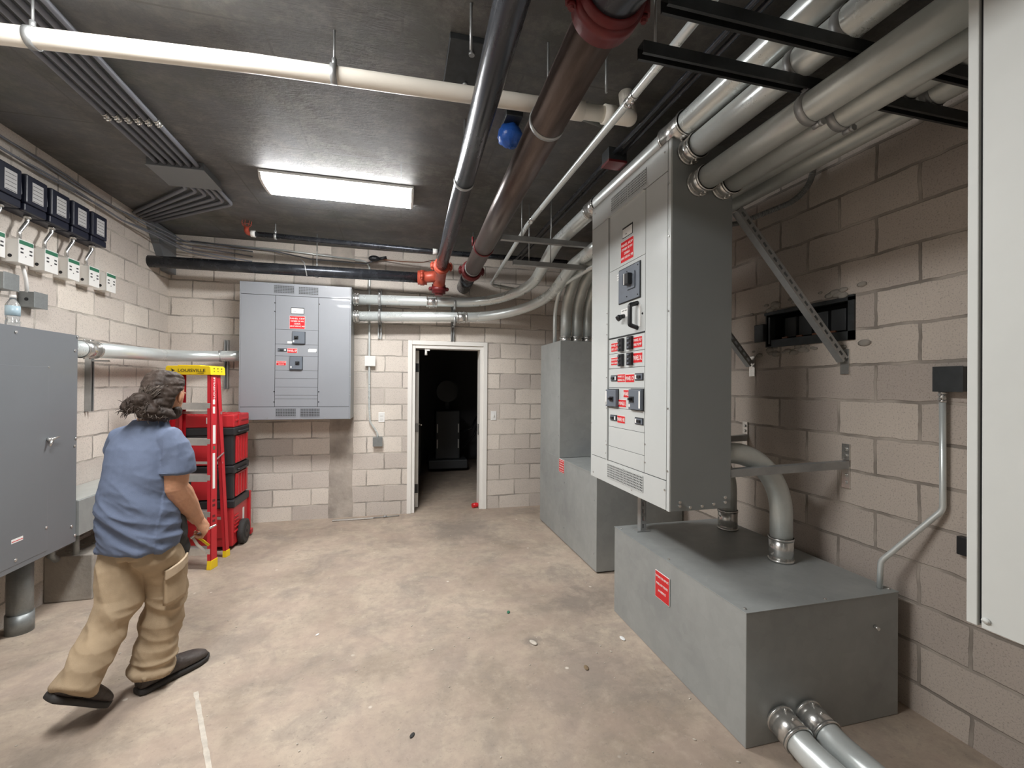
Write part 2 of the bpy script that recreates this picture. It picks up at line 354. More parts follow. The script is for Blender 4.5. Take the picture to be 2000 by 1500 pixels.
M['lamp'] = emis('lamp_diffuser', LAMP_COLOR, LAMP_POWER)
# ------------------------------------------------------------------ the setting
structure(MB().box(-2.62, 2.63, -2.8, 9.4, -.12, 0).build('floor', M['floor']))
structure(MB().box(-2.62, 2.63, -2.8, 5.74, 3.17, 3.30).build('ceiling', M['ceil']))
structure(MB().box(-2.42, .097, 5.54, 5.74, 0, 3.17).box(1.079, 2.43, 5.54, 5.74, 0, 3.17).box(.097, 1.079, 5.54, 5.74, 2.105, 3.17).build('wall_back', M['wall_x']))
structure(MB().box(-2.62, -2.42, -2.6, 5.74, 0, 3.17).build('wall_left', M['wall_y']))
wr = MB().box(2.43, 2.63, -2.6, 1.90, 0, 3.17).box(2.43, 2.63, 2.52, 5.74, 0, 3.17).box(2.43, 2.63, 1.90, 2.52, 0, 1.835).box(2.43, 2.63, 1.90, 2.52, 2.075, 3.17).build('wall_right', M['wall_r'])
structure(wr)
structure(MB().box(-2.62, 2.63, -2.8, -2.6, 0, 3.17).build('wall_front', M['wall_x']))
# unlit neighbouring room seen through the doorway
dk = mat('unlit_room_dark', (.10, .10, .105), .8)  # dark wall colour stands in for the missing light
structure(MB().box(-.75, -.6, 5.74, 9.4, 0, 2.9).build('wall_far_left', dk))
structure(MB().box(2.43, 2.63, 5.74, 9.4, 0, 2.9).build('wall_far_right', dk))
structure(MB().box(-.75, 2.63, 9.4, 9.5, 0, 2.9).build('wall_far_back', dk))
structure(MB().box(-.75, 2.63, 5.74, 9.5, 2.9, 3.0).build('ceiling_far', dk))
# rough grouted concrete column showing in the back wall
def rough_strip(x0, x1, z0, z1, y, name):
    b = MB(); n = 60; vs_ = []; fs = []
    for i in range(n + 1):
        z = z0 + (z1 - z0) * i / n
        wl = .018 * noise.noise(Vector((1.3, z * 3, 0))) + .01 * noise.noise(Vector((4, z * 11, 0)))
        wr_ = .018 * noise.noise(Vector((7.3, z * 3, 0))) + .01 * noise.noise(Vector((9, z * 11, 0)))
        for k in range(7):
            x = x0 + wl + (x1 + wr_ - x0 - wl) * k / 6
            vs_.append((x, y - (0 if k in (0, 6) else .008 + .006 * noise.noise(Vector((x * 14, z * 7, 3)))), z))
    for i in range(n):
        for k in range(6): fs.append((i * 7 + k, i * 7 + k + 1, (i + 1) * 7 + k + 1, (i + 1) * 7 + k))
    b.add(vs_, fs, True); return b.build(name, M['stain'])
structure(rough_strip(-.79, -.52, .0, 3.17, 5.541, 'trim_1'))
# door frame and open leaf
door = empty('door_1', (0, 5.54, 0)); structure(door)
f = MB()
for x0, x1 in ((.097, .148), (1.028, 1.079)): f.box(x0, x1, -.018, .22, 0, 2.105)
f.box(.148, 1.028, -.018, .22, 2.054, 2.105)
for x0, x1 in ((.148, .187), (.989, 1.028)): f.box(x0, x1, .0, .20, 0, 2.054)
f.box(.187, .989, .0, .20, 2.012, 2.054)
f.build('door_frame', M['frame'], door, .003)
lf = MB().box(.196, .240, .215, 1.06, .01, 2.00).build('door_leaf', M['frame'], door, .003)
for z in (1.78, 1.02, .25):
    MB().box(.188, .236, .200, .2145, z - .055, z + .055).cyl((.192, .20, z - .055), (.192, .20, z + .055), .008, 10).build('hinge', M['strut_dark'] if z != 1.02 else M['strut'], door)
MB().cyl((.24, 1.0, 1.0), (.30, 1.0, 1.0), .012, 10).tube([(.30, 1.0, 1.0), (.305, .94, 1.0), (.305, .88, .995)], .009, 10).build('lever', M['zinc'], lf)
MB().box(.982, .9895, .05, .11, .93, 1.07).build('strike_plate', M['zinc'], door)
MB().box(.30, .36, .02, .05, 1.985, 2.012).cyl((.315, .03, 1.99), (.315, .03, 1.93), .012, 10, .018).build('door_holder', M['white'], door)

# ------------------------------------------------------------------ ceiling lights (emitting lens over a white housing)
def ceiling_light(cx, cy, w, d, label, rz=0):
    e = empty('ceiling_light', (cx, cy, 3.17), rz); tag(e, label, 'ceiling light')
    MB().box(-w / 2, w / 2, -d / 2, d / 2, -.022, 0).build('housing', M['white'], e, .004)
    n = 10; prof = []
    for i in range(n + 1):
        a = PI * i / n; prof.append((-(d / 2 - .012) * math.cos(a), -.022 - .052 * math.sin(a) ** .45))
    b = MB(); b.prism(prof, lambda u, v, t: (t, u, v), -w / 2 + .02, w / 2 - .02); b.build('lens', M['lamp'], e)
    for sx in (-1, 1):
        b = MB(); prof2 = [(u * 1.03, -.022 + (v + .022) * 1.05) for u, v in prof]
        b.prism(prof2, lambda u, v, t: (t, u, v), sx * (w / 2 - .02), sx * w / 2); b.build('end_cap', M['white'], e, .002)
    return e
ceiling_light(-.47, 3.85, 1.14, .36, 'long wraparound ceiling light glowing white above the room')
ceiling_light(-1.037, 1.49, 1.14, .36, 'second long ceiling light, only its corner peeking in at the top edge', PI / 2)

# ------------------------------------------------------------------ fire sprinkler mains
def grooved(parent, c, d, R, m_, L=.05, name='coupling', bolts=True):
    c = Vector(c); d = Vector(d).normalized()
    b = MB(); b.ring(c - d * L, c + d * L, R * .99, R + .020, 28)
    b.ring(c - d * L * .45, c + d * L * .45, R * .99, R + .028, 28)
    X = d.cross(Vector((0, 0, 1)));  X = X.normalized() if X.length > .1 else Vector((1, 0, 0))
    if bolts:
        Z = X.cross(d)
        for s_ in (-1, 1):
            q = c + X * s_ * (R + .036)
            b.cyl(q - Z * .022, q + Z * .022, .022, 8)
            b.cyl(q - Z * .045, q + Z * .045, .009, 6); b.cyl(q + Z * .022, q + Z * .036, .015, 6); b.cyl(q - Z * .036, q - Z * .022, .015, 6)
    return b.build(name, m_, parent)
def hanger_ring(parent, c, d, R, z_top, name='hanger', m_='strut'):
    c = Vector(c); b = MB(); b.ring(c - Vector(d).normalized() * .014, c + Vector(d).normalized() * .014, R * .995, R + .004, 30)
    if z_top: b.cyl((c.x, c.y, c.z + R), (c.x, c.y, z_top), .0055, 8); b.cyl((c.x, c.y, c.z + R), (c.x, c.y, c.z + R + .03), .011, 8)
    return b.build(name, M[m_], parent)
x1 = lambda y: .34 + (y - 1.379) * .0227
p = empty('sprinkler_main_pipe', (x1(0), 0, 2.8)); tag(p, 'thinner black steel pipe running under the ceiling to the orange tee', 'pipe')
def local(o, pts): L = Vector(o.location); return [Vector(q) - L for q in pts]
MB().tube(local(p, [(x1(-1.5), -1.5, 2.8), (x1(4.62), 4.62, 2.8)]), .058, 32).build('pipe_length', M['steel_pipe'], p)
hanger_ring(p, Vector((x1(2.67), 2.67, 2.8)) - p.location, (0, 1, 0), .058, 3.17 - 2.8)
tp = empty('sprinkler_tee', (x1(4.9), 4.9, 2.78)); tag(tp, 'orange grooved tee joining the two black sprinkler pipes', 'pipe fitting')
L = tp.location
b = MB(); b.tube(local(tp, [(x1(4.60), 4.60, 2.80), (x1(4.75), 4.75, 2.80), (x1(4.98), 4.98, 2.775), (x1(5.1), 5.10, 2.70), (x1(5.12), 5.12, 2.62)]), [.060, .066, .072, .068, .058], 24)
b.tube(local(tp, [(x1(4.98), 4.98, 2.775), (.20, 5.10, 2.77)]), [.064, .060], 24); b.build('tee_body', M['orange'], tp)
grooved(tp, Vector((x1(4.66), 4.66, 2.80)) - L, (0, 1, 0), .058, M['orange'])
grooved(tp, Vector((.24, 5.09, 2.77)) - L, (1, -.1, 0), .058, M['orange'])
grooved(tp, Vector((x1(5.12), 5.12, 2.66)) - L, (0, .1, -1), .058, M['maroon'])
MB().tube(local(tp, [(x1(5.12), 5.12, 2.64), (x1(5.12), 5.12, 2.585)]), [.058, .045], 20).build('end_cap', M['maroon'], tp)
p = empty('cross_main_pipe', (0, 5.13, 2.77)); tag(p, 'black steel pipe running along the back wall above the left panel', 'pipe')
MB().tube([(-2.419, .02, .0), (.24, -.035, 0)], .058, 32).build('pipe_length', M['steel_pipe'], p)
hanger_ring(p, (-.87, 0, 0), (1, 0, 0), .058, .40)
MB().tube([(-.955, -.062, -.075), (-.975, -.065, .03), (-.99, -.04, .08), (-1.03, 0, .12)], .006, 8).build('tie_wire', M['strut'], p)
# the wider brown main
x2 = lambda y: .65 + (y - 1.523) * .0291
p = empty('brown_main_pipe', (x2(0), 0, 2.8)); tag(p, 'wide brown steel pipe with dark red couplings under the ceiling', 'pipe'); L = p.location
MB().tube(local(p, [(x2(1.20), 1.20, 2.8), (x2(4.95), 4.95, 2.8)]), .084, 36).build('pipe_length', M['brown_pipe'], p)
MB().tube(local(p, [(x2(4.9), 4.9, 2.8), (x2(5.54), 5.539, 2.79)]), .082, 36).build('pipe_end', M['steel_pipe'], p)
MB().tube(local(p, fillet([(x2(1.3), 1.30, 2.8), (x2(1.15), 1.16, 2.79), (x2(1.1) + .14, .95, 2.74), (x2(1.1) + .30, .55, 2.72), (x2(1.1) + .35, -1.5, 2.72)], .25)), .093, 36).build('elbow', M['steel_pipe'], p)
grooved(p, Vector((x2(1.3), 1.31, 2.8)) - L, (0.05, 1, 0), .088, M['maroon'], .055)
grooved(p, Vector((x2(4.75), 4.75, 2.8)) - L, (0, 1, 0), .084, M['maroon'], .05)
MB().ring(Vector((x2(3.9), 3.885, 2.8)) - L, Vector((x2(3.9), 3.915, 2.8)) - L, .0838, .091, 30).cyl(Vector((x2(3.9) - .10, 3.9, 2.80)) - L, Vector((x2(3.9) - .10, 3.9, 2.88)) - L, .008, 8).build('clamp_band', M['maroon'], p)
hanger_ring(p, Vector((x2(1.97), 1.97, 2.8)) - L, (0, 1, 0), .084, .37)
hanger_ring(p, Vector((x2(4.6), 4.62, 2.8)) - L, (0, 1, 0), .084, .37)
# sprinkler branch line
p = empty('sprinkler_branch_pipe', (0, 4.9, 3.04)); tag(p, 'thin grey sprinkler pipe near the ceiling with caged head at its left end', 'pipe')
MB().tube([(-1.42, 0, .01), (.36, 0, -.02), (1.9, 0, -.02)], .026, 20).build('pipe_length', M['steel_pipe'], p)
MB().ring((-1.44, 0, .01), (-1.40, 0, .01), .023, .032).build('coupling', M['white'], p); MB().ring((.34, 0, -.02), (.39, 0, -.02), .023, .031).build('coupling', M['white'], p)
MB().tube(fillet([(-1.42, 0, .01), (-1.48, 0, .01), (-1.48, 0, .07)], .03, 5), [.022] * 8, 16).build('elbow', M['orange'], p)
b = MB(); cc = Vector((-1.48, -.0, .085))
for a in range(4):
    t = PI * a / 4; d = Vector((math.cos(t), math.sin(t), 0))
    b.tube([cc + d * .045 * math.sin(q) - Vector((0, 0, -.03)) + Vector((0, 0, .045 * math.cos(q))) for q in [2 * PI * i / 16 for i in range(17)]], .0022, 5)
for z in (-.02, .02): b.torus(cc + Vector((0, 0, .03 + z)), (0, 0, 1), .041, .0022, 20, 5)
b.build('sprinkler_cage', M['orange'], p)
for x in (-1.22, .9): MB().cyl((x, 0, 0), (x, 0, .13), .006, 8).ring((x - .012, 0, 0), (x + .012, 0, 0), .0242, .030).cyl((x, 0, .02), (x, 0, .06), .012, 8).build('hanger', M['strut'], p)
# PVC drain
p = empty('white_drain_pipe', (0, 2.15, 2.97)); tag(p, 'cream white plastic drain pipe crossing the room under the ceiling', 'pipe')
path = [(-2.419, .185, .0), (-1.58, .10, 0), (-.625, .02, 0), (.53, -.025, 0), (1.06, -.045, 0)]
MB().tube(path, .0385, 28).build('pipe_length', M['pvc'], p)
MB().tube(fillet([(1.03, -.045, 0), (1.155, -.05, 0), (1.20, .03, .05), (1.19, .05, .199)], .03, 6), .041, 24).build('elbow', M['pvc'], p)
MB().ring((.80, -.036, 0), (.90, -.039, 0), .038, .047).build('coupling', M['pvc'], p); MB().ring((1.01, -.043, 0), (1.07, -.045, 0), .038, .047).build('coupling', M['pvc'], p)
for x, y in ((-.30, .0), (-1.47, .092)):
    MB().ring((x - .014, y, 0), (x + .014, y, 0), .0386, .043).cyl((x, y, .04), (x, y, .2), .005, 8).cyl((x, y, .04), (x, y, .07), .011, 8).build('hanger', M['strut'], p)
# small conduit beside the mains
def conduit(label, pts, r, R=.12, m_='emt', cat='conduit', name='conduit', couplings=(), group=None, n=24, flanges=(), fn=10):
    o0 = Vector(pts[0]); e = empty(name, o0); tag(e, label, cat, group)
    q = [Vector(a) - o0 for a in pts]; path = fillet(q, R, fn) if len(q) > 2 else q
    MB().tube(path, r, n).build('tube', M[m_], e)
    for a, b_ in couplings:
        a = Vector(a) - o0; b_ = Vector(b_) - o0
        bb = MB().ring(a, b_, r * .99, r * 1.09, 24); d = (b_ - a).normalized(); X = d.orthogonal().normalized()
        bb.ring(a, a + d * .012, r * .99, r * 1.16, 24); bb.ring(b_ - d * .012, b_, r * .99, r * 1.16, 24)
        Y = (Vector((0, 0, 1)) if abs(d.z) < .8 else Vector((-1, 0, 0)))
        for t in (.3, .7):
            c = a + (b_ - a) * t; bb.cyl(c + Y * r, c + Y * (r * 1.12 + .008), .006, 8); bb.cyl(c - Y * r, c - Y * (r * 1.12 + .008), .006, 8)
        bb.build('coupling', M['zinc'], e)
    return e
conduit('slim silver conduit running between the brown main and the large conduits', [(1.022, -1.5, 2.88), (1.021, 1.40, 2.88), (1.007, 3.50, 2.88), (1.112, 5.46, 2.85), (1.118, 5.51, 2.84), (1.45, 5.52, 2.80)], .019, .06,
        couplings=[((1.018, 1.80, 2.88), (1.018, 1.87, 2.88)), ((1.008, 3.34, 2.88), (1.008, 3.41, 2.88))], n=16, fn=5)
for x, g in ((1.262, 'nearer the brown main'), (1.312, 'nearer the large conduits')):
    conduit('thin dark conduit high beside the grey rack, ' + g, [(x, -1.5, 2.99), (x, 4.9, 2.99)], .013, m_='steel_pipe', n=12)
t_ = tag(empty('red_pull_box', (1.285, 2.52, 2.985)), 'small dark box with red base on the thin dark conduits', 'junction box')
MB().box(-.06, .06, -.05, .05, -.035, .04).build('box_body', M['strut_dark'], t_, .002); MB().box(-.062, .062, -.052, .052, -.05, -.035).build('cover', M['maroon'], t_, .002)
conduit('thin flat conduit on the ceiling crossing to the small red box', [(.60, 2.35, 3.155), (1.22, 2.50, 3.155)], .011, m_='emt_dull', n=10)
# ------------------------------------------------------------------ large conduits of the rack
Rb = .0573
gr = None
conduit('large conduit above the front top edge of the big cabinet, sweeping to the far panel', [(1.385, -1.5, 2.892), (1.39, 3.85, 2.88), (1.47, 5.33, 2.58), (-.522, 5.33, 2.53)], Rb, .75,
        couplings=[((1.386, 1.93, 2.887), (1.386, 2.10, 2.887)), ((1.388, 2.95, 2.884), (1.388, 3.10, 2.884)), ((.30, 5.33, 2.543), (.42, 5.33, 2.546)), ((-.515, 5.33, 2.53), (-.45, 5.33, 2.53))], fn=18)
conduit('large conduit sweeping from the cabinet far end, lower of two at the far panel', [(1.60, 2.94, 2.75), (1.60, 3.95, 2.72), (1.63, 5.33, 2.42), (-.522, 5.33, 2.335)], Rb, .85,
        couplings=[((.66, 5.33, 2.375), (.78, 5.33, 2.38)), ((-.515, 5.33, 2.335), (-.45, 5.33, 2.335))], fn=18)
conduit('upper large conduit entering the near end of the big grey cabinet', [(1.43, .783, 2.765), (1.43, 1.985, 2.765)], Rb, couplings=[((1.43, 1.90, 2.765), (1.43, 1.984, 2.765))])
conduit('lower left large conduit entering the near end of the big grey cabinet', [(1.485, .783, 2.61), (1.485, 1.985, 2.61)], Rb, couplings=[((1.485, 1.90, 2.61), (1.485, 1.984, 2.61))], m_='emt_dull')
conduit('lower right large conduit entering the near end of the big grey cabinet', [(1.63, .783, 2.61), (1.63, 1.985, 2.61)], Rb, couplings=[((1.63, 1.90, 2.61), (1.63, 1.984, 2.61))], m_='emt_dull')
for i, (x, z, lb) in enumerate(((1.81, 2.775, 'nearest the cabinet back'), (1.96, 2.775, 'middle of three'), (2.11, 2.775, 'nearest the right wall'))):
    xv = (1.775, 1.905, 2.035)[i]
    conduit('shaded conduit curving down into the tall grey box, ' + lb, [(x, -1.5, z), (x, 3.7, z), (xv, 4.60 , z), (xv, 4.60, 2.031)], Rb, .50, m_='emt_dull', fn=16,
            couplings=[((xv, 4.60, 2.032), (xv, 4.60, 2.11))])
conduit('narrow vertical conduit left of the large ones on the tall grey box', [(1.65, 3.2, 2.62), (1.65, 4.62, 2.62), (1.655, 4.62, 2.031)], .020, .35, n=14, fn=12)
# ------------------------------------------------------------------ strut channel
def strut_mesh(p0, p1, open_dir, slots=True, s=.0413, double=False):
    p0, p1 = Vector(p0), Vector(p1); T = (p1 - p0); Ln = T.length; T.normalize()
    O = Vector(open_dir); O = (O - T * O.dot(T)).normalized(); W = T.cross(O)
    mt = Matrix((T, W, O)).transposed().to_4x4(); mt.translation = p0
    b = MB(); h = s / 2; t = .003
    b.box(0, Ln, -h, -h + t, -h, h, mt); b.box(0, Ln, h - t, h, -h, h, mt)
    b.box(0, Ln, -h + t, -h + .010, h - t, h, mt); b.box(0, Ln, h - .010, h - t, h - t, h, mt)
    b.box(0, Ln, -h + t, -.0075, -h, -h + t, mt); b.box(0, Ln, .0075, h - t, -h, -h + t, mt)
    if slots:
        u = 0
        while u < Ln:
            b.box(u, min(u + .020, Ln), -.0075, .0075, -h, -h + t, mt); u += .05
    else: b.box(0, Ln, -.0075, .0075, -h, -h + t, mt)
    if double: b.box(0, Ln, -h, h, -h - .018, -h, mt)
    return b
def strut(label, p0, p1, open_dir, slots=True, m_='strut', name='strut_channel'):
    e = empty(name, p0); tag(e, label, 'strut')
    strut_mesh((0, 0, 0), Vector(p1) - Vector(p0), open_dir, slots).build('channel', M[m_], e); return e
def rods(e, pts, m_='strut'):
    for a in pts:
        a = Vector(a) - e.location
        MB().cyl(a, (a.x, a.y, 3.17 - e.location.z), .005, 8).cyl(a + Vector((0, 0, .0)), a + Vector((0, 0, .012)), .012, 6).build('hanger_rod', M[m_], e)
def strap(e, c, R, side='up'):
    """one-piece pipe clamp round a conduit, ears meeting the strut"""
    c = Vector(c) - e.location; s_ = 1 if side == 'up' else -1; b = MB()
    b.ring(c - Vector((0, .016, 0)), c + Vector((0, .016, 0)), R * 1.0, R + .004, 28)
    b.box(c.x - .030, c.x + .030, c.y - .016, c.y + .016, *sorted((c.z - s_ * R * .9, c.z - s_ * (R + .012))))
    q = c + Vector((R * .45, -.02, s_ * (R + .006))); b.cyl(q + Vector((0, -.004, 0)), q + Vector((0, .03, 0)), .010, 8); b.cyl(q + Vector((0, -.012, 0)), q, .014, 6)
    b.build('pipe_clamp', M['strut'], e)
e = strut('shadow-black strut crossing under the ceiling, nearer the cabinet end', (.775, 1.335, 2.690), (2.428, 1.335, 2.690), (0, 0, -1), False, 'strut_dark')
for x, z, sd in ((1.43, 2.765, 'up'), (1.485, 2.61, 'down'), (1.63, 2.61, 'down'), (1.81, 2.775, 'up'), (1.96, 2.775, 'up'), (2.11, 2.775, 'up')): strap(e, (x, 1.335, z), Rb, sd)
rods(e, [(.83, 1.335, 2.70), (2.33, 1.335, 2.70)])
e = strut('shadow-black strut crossing under the ceiling, closest to the camera', (.745, 1.150, 2.690), (2.428, 1.150, 2.690), (0, 0, -1), False, 'strut_dark')
for x, z, sd in ((1.43, 2.765, 'up'),): strap(e, (x, 1.150, z), Rb, sd)
rods(e, [(.80, 1.150, 2.70), (2.30, 1.15, 2.70)])
e = strut('grey strut hung on rods under the large conduits beyond the cabinet', (.80, 3.57, 2.785), (2.428, 3.57, 2.785), (0, 0, 1), False)
rods(e, [(.98, 3.57, 2.79), (1.24, 3.57, 2.79)])
e = strut('lower grey strut under the sweeping conduits beyond the cabinet', (.955, 3.76, 2.64), (2.428, 3.76, 2.64), (0, 0, 1), False)
rods(e, [(1.10, 3.76, 2.65), (1.30, 3.76, 2.65)])
# ------------------------------------------------------------------ ceiling conduit bundle at upper left
t_ = tag(empty('ceiling_pull_box', (-1.56, 3.86, 3.17)), 'flat dark grey pull box on the ceiling, conduits on both sides', 'junction box')
MB().box(-.20, .16, -.17, .17, -.052, 0).build('box_body', M['grey_dark'], t_, .003); MB().box(-.205, .165, -.175, .175, -.057, -.052).build('cover', M['grey_dark'], t_, .001)
names6 = ['rightmost', 'second from the right', 'third from the right', 'third from the left', 'second from the left', 'leftmost']
for i in range(6):
    x = -1.435 - i * .052
    conduit('slim ceiling conduit before the flat pull box, %s of six' % names6[i], [(x, -1.5, 3.140), (x, 3.69, 3.140)], .0145, m_='cable', group='ceiling conduits before the pull box', n=12,
            couplings=[((x, 3.10 , 3.14), (x, 3.16, 3.14))])
for i in range(6):
    x = -1.445 - i * .048; yy = 4.40 - i * .055
    conduit('bent slim conduit past the flat pull box, %s of six' % names6[i], [(x, 4.03, 3.142), (x, yy, 3.142), (-2.40, yy + .72 , 3.142)], .0145, .10, m_='cable', group='ceiling conduits beyond the pull box', n=12)
t_ = tag(empty('corner_trough', (-2.42, 5.27, 2.86)), 'grey painted sheet metal trough high in the left corner', 'trough')
MB().prism([(-.22, .30), (.27, .30), (.27, -.13), (.10, -.13)], lambda u, v, d: (d, u, v), 0, .07).build('trough_body', M['grey_dark'], t_, .003)
# loose cables along top of left wall and back wall
def cable(label, pts, r, m_='cable', R=.1):
    q = fillet(pts, R, 6); o0 = Vector(pts[0]); e = MB().tube([a - o0 for a in q], r, 8).build('cable', M[m_]); e.location = o0; tag(e, label, 'cable'); return e
for k, (zz, ww) in enumerate(((3.09, .0), (3.05, .02), (3.01, -.015), (2.985, .01))):
    xk = -2.410 + .014 * k; pts = [(xk, 2.52 + i * .30, zz + .010 * math.sin(i * 1.7 + k * 2) + ww) for i in range(8)] + [(-2.33 + .012 * k, 5.0, zz), (-2.22, 5.44, zz - .02), (-1.6, 5.52 - .016 * k, zz - .05 - .02 * k)]
    cable('grey cable clipped along the top of the left wall, %s of four' % ['highest', 'second highest', 'third highest', 'lowest'][k], pts, .007)
cable('sagging grey cable along the back wall above the black pipe', [(-2.2, 5.5, 3.10), (-1.4, 5.50, 3.06), (-1.0, 5.47, 2.99), (-.4, 5.49, 2.985), (-.28, 5.5, 3.04)], .008)
cable('thin conduit along the top of the back wall', [(-2.35, 5.52, 3.10), (-1.3, 5.52, 3.08), (-.45, 5.52, 3.03)], .010, 'emt_dull')
cable('brown cable hanging from the black plug to the orange tee', [(-.22, 5.48, 3.05), (.0, 5.44, 3.03), (.25, 5.38, 3.02), (.36, 5.1, 2.98), (.40, 4.72, 2.87)], .006, 'copper')
t_ = MB().ball((0, 0, 0), .045, sc=(1.5, .8, .8)).cyl((.05, 0, 0), (.14, -.01, .02), .018, 10).build('cable_plug', M['black']); t_.location = (-.30, 5.47, 3.05); tag(t_, 'black rubber cable plug at the top of the back wall', 'plug')
# fittings on the ceiling
t_ = tag(empty('ceiling_plate', (.30, 2.19, 3.17)), 'black steel plate bolted to the ceiling left of the black pipe', 'plate')
MB().box(-.09, .10, -.17, .17, -.03, 0).build('plate_body', M['strut_dark'], t_, .003); MB().cyl((.02, -.10, -.04), (.02, -.10, -.03), .014, 10).build('bolt', M['strut'], t_); MB().cyl((.02, .12, -.04), (.02, .12, -.03), .014, 10).build('bolt', M['strut'], t_)
t_ = tag(empty('smoke_detector', (.64, 2.62, 3.17)), 'smoke detector wrapped in a blue plastic bag on the ceiling', 'smoke detector')
MB().box(-.05, .05, -.12, .05, -.035, 0).build('base_plate', M['strut_dark'], t_, .004)
b = MB().ball((0, 0, -.085), .075, 22, 14, (1, 1, .95)); v2 = []
for v in b.v:
    q = Vector(v); k = 1 + .16 * noise.noise(q * 30) + .12 * noise.noise(q * 70); v2.append((q.x * k, q.y * k, -.085 + (q.z + .085) * k))
b.v = v2; b.build('plastic_bag', M['blue'], t_)
for x, y in ((.95, 1.95), (.28, 1.85)):
    t_ = MB().cyl((0, 0, 0), (0, 0, -.20), .006, 8).build('threaded_rod', M['strut']); t_.location = (x, y, 3.17); tag(t_, 'bare threaded rod hanging from the ceiling, ' + ('right of the brown main' if x > .5 else 'left of the black pipe'), 'rod')
# ------------------------------------------------------------------ panelboards. local axes: x right, z up, face towards -y
def screw(parent, x, z, y=-.002, r=.006, m_='zinc', name='screw'):
    return MB().cyl((x, y + .001, z), (x, y - .003, z), r, 10).cyl((x, y - .003, z), (x, y - .0045, z), r * .6, 8).build(name, M[m_], parent)
def plate(parent, name, x0, x1, z0, z1, m_, y0=-.0032, y1=-.0002, bevel=0.0, label=None):
    o = MB().box(x0, x1, y0, y1, z0, z1).build(name, M[m_], parent, bevel)
    if label: o['label'] = label
    return o
def grille(parent, x0, x1, z0, z1, y, rows, cols, gapx=None, sub=()):
    """vent: dark backing with louvre bars standing proud between slots"""
    g = MB().box(x0, x1, y - .0008, y, z0, z1).build('vent_grille', M['gap'], parent)
    b = MB(); w_ = (x1 - x0) / cols; h = (z1 - z0) / rows
    for i in range(cols + 1): b.box(x0 + i * w_ - w_ * .14, x0 + i * w_ + w_ * .14, y - .0035, y - .0008, z0, z1)
    for j in range(rows + 1): b.box(x0, x1, y - .0035, y - .0008, z0 + j * h - h * .24, z0 + j * h + h * .24)
    b.build('louvre_bars', sub or M['grey'], g); return g
def sign(parent, x0, x1, z0, z1, y, lines, border=True):
    """engraved sign: pale rim, red field, white text.  lines = (text, rel height, rel width)"""
    s_ = plate(parent, 'sign_plate', x0, x1, z0, z1, 'white', y - .0016, y); s_['label'] = 'red engraved sign with white text'
    t = .002 if border else 0
    plate(s_, 'red_field', x0 + t, x1 - t, z0 + t, z1 - t, 'red_sign', y - .0026, y - .0016)
    H = z1 - z0; W = x1 - x0; n = len(lines); tot = sum(l[1] for l in lines); z = z1 - H * .10; avail = H * .80
    for tx, rh, rw in lines:
        hh = avail * rh / tot; 
        if tx: lettering(tx, s_, (x0 + x1) / 2, z - hh / 2, y - .0030, hh, M['white'], W * rw, hh * .58)
        z -= hh
    return s_
def small_breaker(p, x0, x1, z0, z1, y, white_side):
    b = plate(p, 'circuit_breaker', x0, x1, z0, z1, 'black', y - .004, y); w_ = x1 - x0; h = z1 - z0
    plate(b, 'breaker_face', x0 + .004, x1 - .004, z0 + .004, z1 - .004, 'breaker', y - .008, y - .004)
    wx = (x1 - w_ * .26, x1 - w_ * .10) if white_side > 0 else (x0 + w_ * .10, x0 + w_ * .26)
    plate(b, 'rating_mark', wx[0], wx[1], z0 + h * .2, z1 - h * .2, 'white', y - .0095, y - .008)
    cx = (x0 + x1) / 2 - white_side * w_ * .08
    plate(b, 'breaker_switch', cx - w_ * .2, cx + w_ * .2, z0 + h * .32, z1 - h * .32, 'black', y - .016, y - .008); return b
def mid_breaker(p, x0, x1, z0, z1, y, hx=.5, hz=.45, white=None):
    b = MB().box(x0, x1, y - .022, y, z0, z1).build('circuit_breaker', M['breaker'], p, .004); w_ = x1 - x0; h = z1 - z0
    plate(b, 'breaker_rim', x0 - .004, x1 + .004, z0 - .004, z1 + .004, 'black', y - .004, y)
    MB().box(x0 + w_ * (hx - .17), x0 + w_ * (hx + .17), y - .026, y - .0215, z0 + h * (hz - .14), z0 + h * (hz + .14)).build('handle_recess', M['black'], b)
    MB().box(x0 + w_ * (hx - .07), x0 + w_ * (hx + .07), y - .046, y - .022, z0 + h * (hz - .05), z0 + h * (hz + .09)).build('breaker_switch', M['black'], b, .003)
    plate(b, 'rating_mark', x0 + w_ * .06, x0 + w_ * .16, z0 + h * .12, z0 + h * .26, 'white', y - .0235, y - .022)
    if white is not None: plate(b, 'white_strip', *((x1 - .018, x1 - .003) if white > 0 else (x0 + .003, x0 + .018)), z0 + .01, z1 - .01, 'white', y - .0235, y - .022)
    return b
def pole_breaker(p, x0, x1, z0, z1, y, side):
    b = MB().box(x0, x1, y - .018, y, z0, z1).build('circuit_breaker', M['black'], p, .003); h = (z1 - z0) / 3
    for k in range(3):
        zc = z0 + h * (k + .5); xc = x0 + (x1 - x0) * (.62 if side > 0 else .38)
        MB().box(xc - .009, xc + .009, y - .028, y - .018, zc - h * .25, zc + h * .15).build('breaker_switch', M['breaker'], b, .002)
    return b

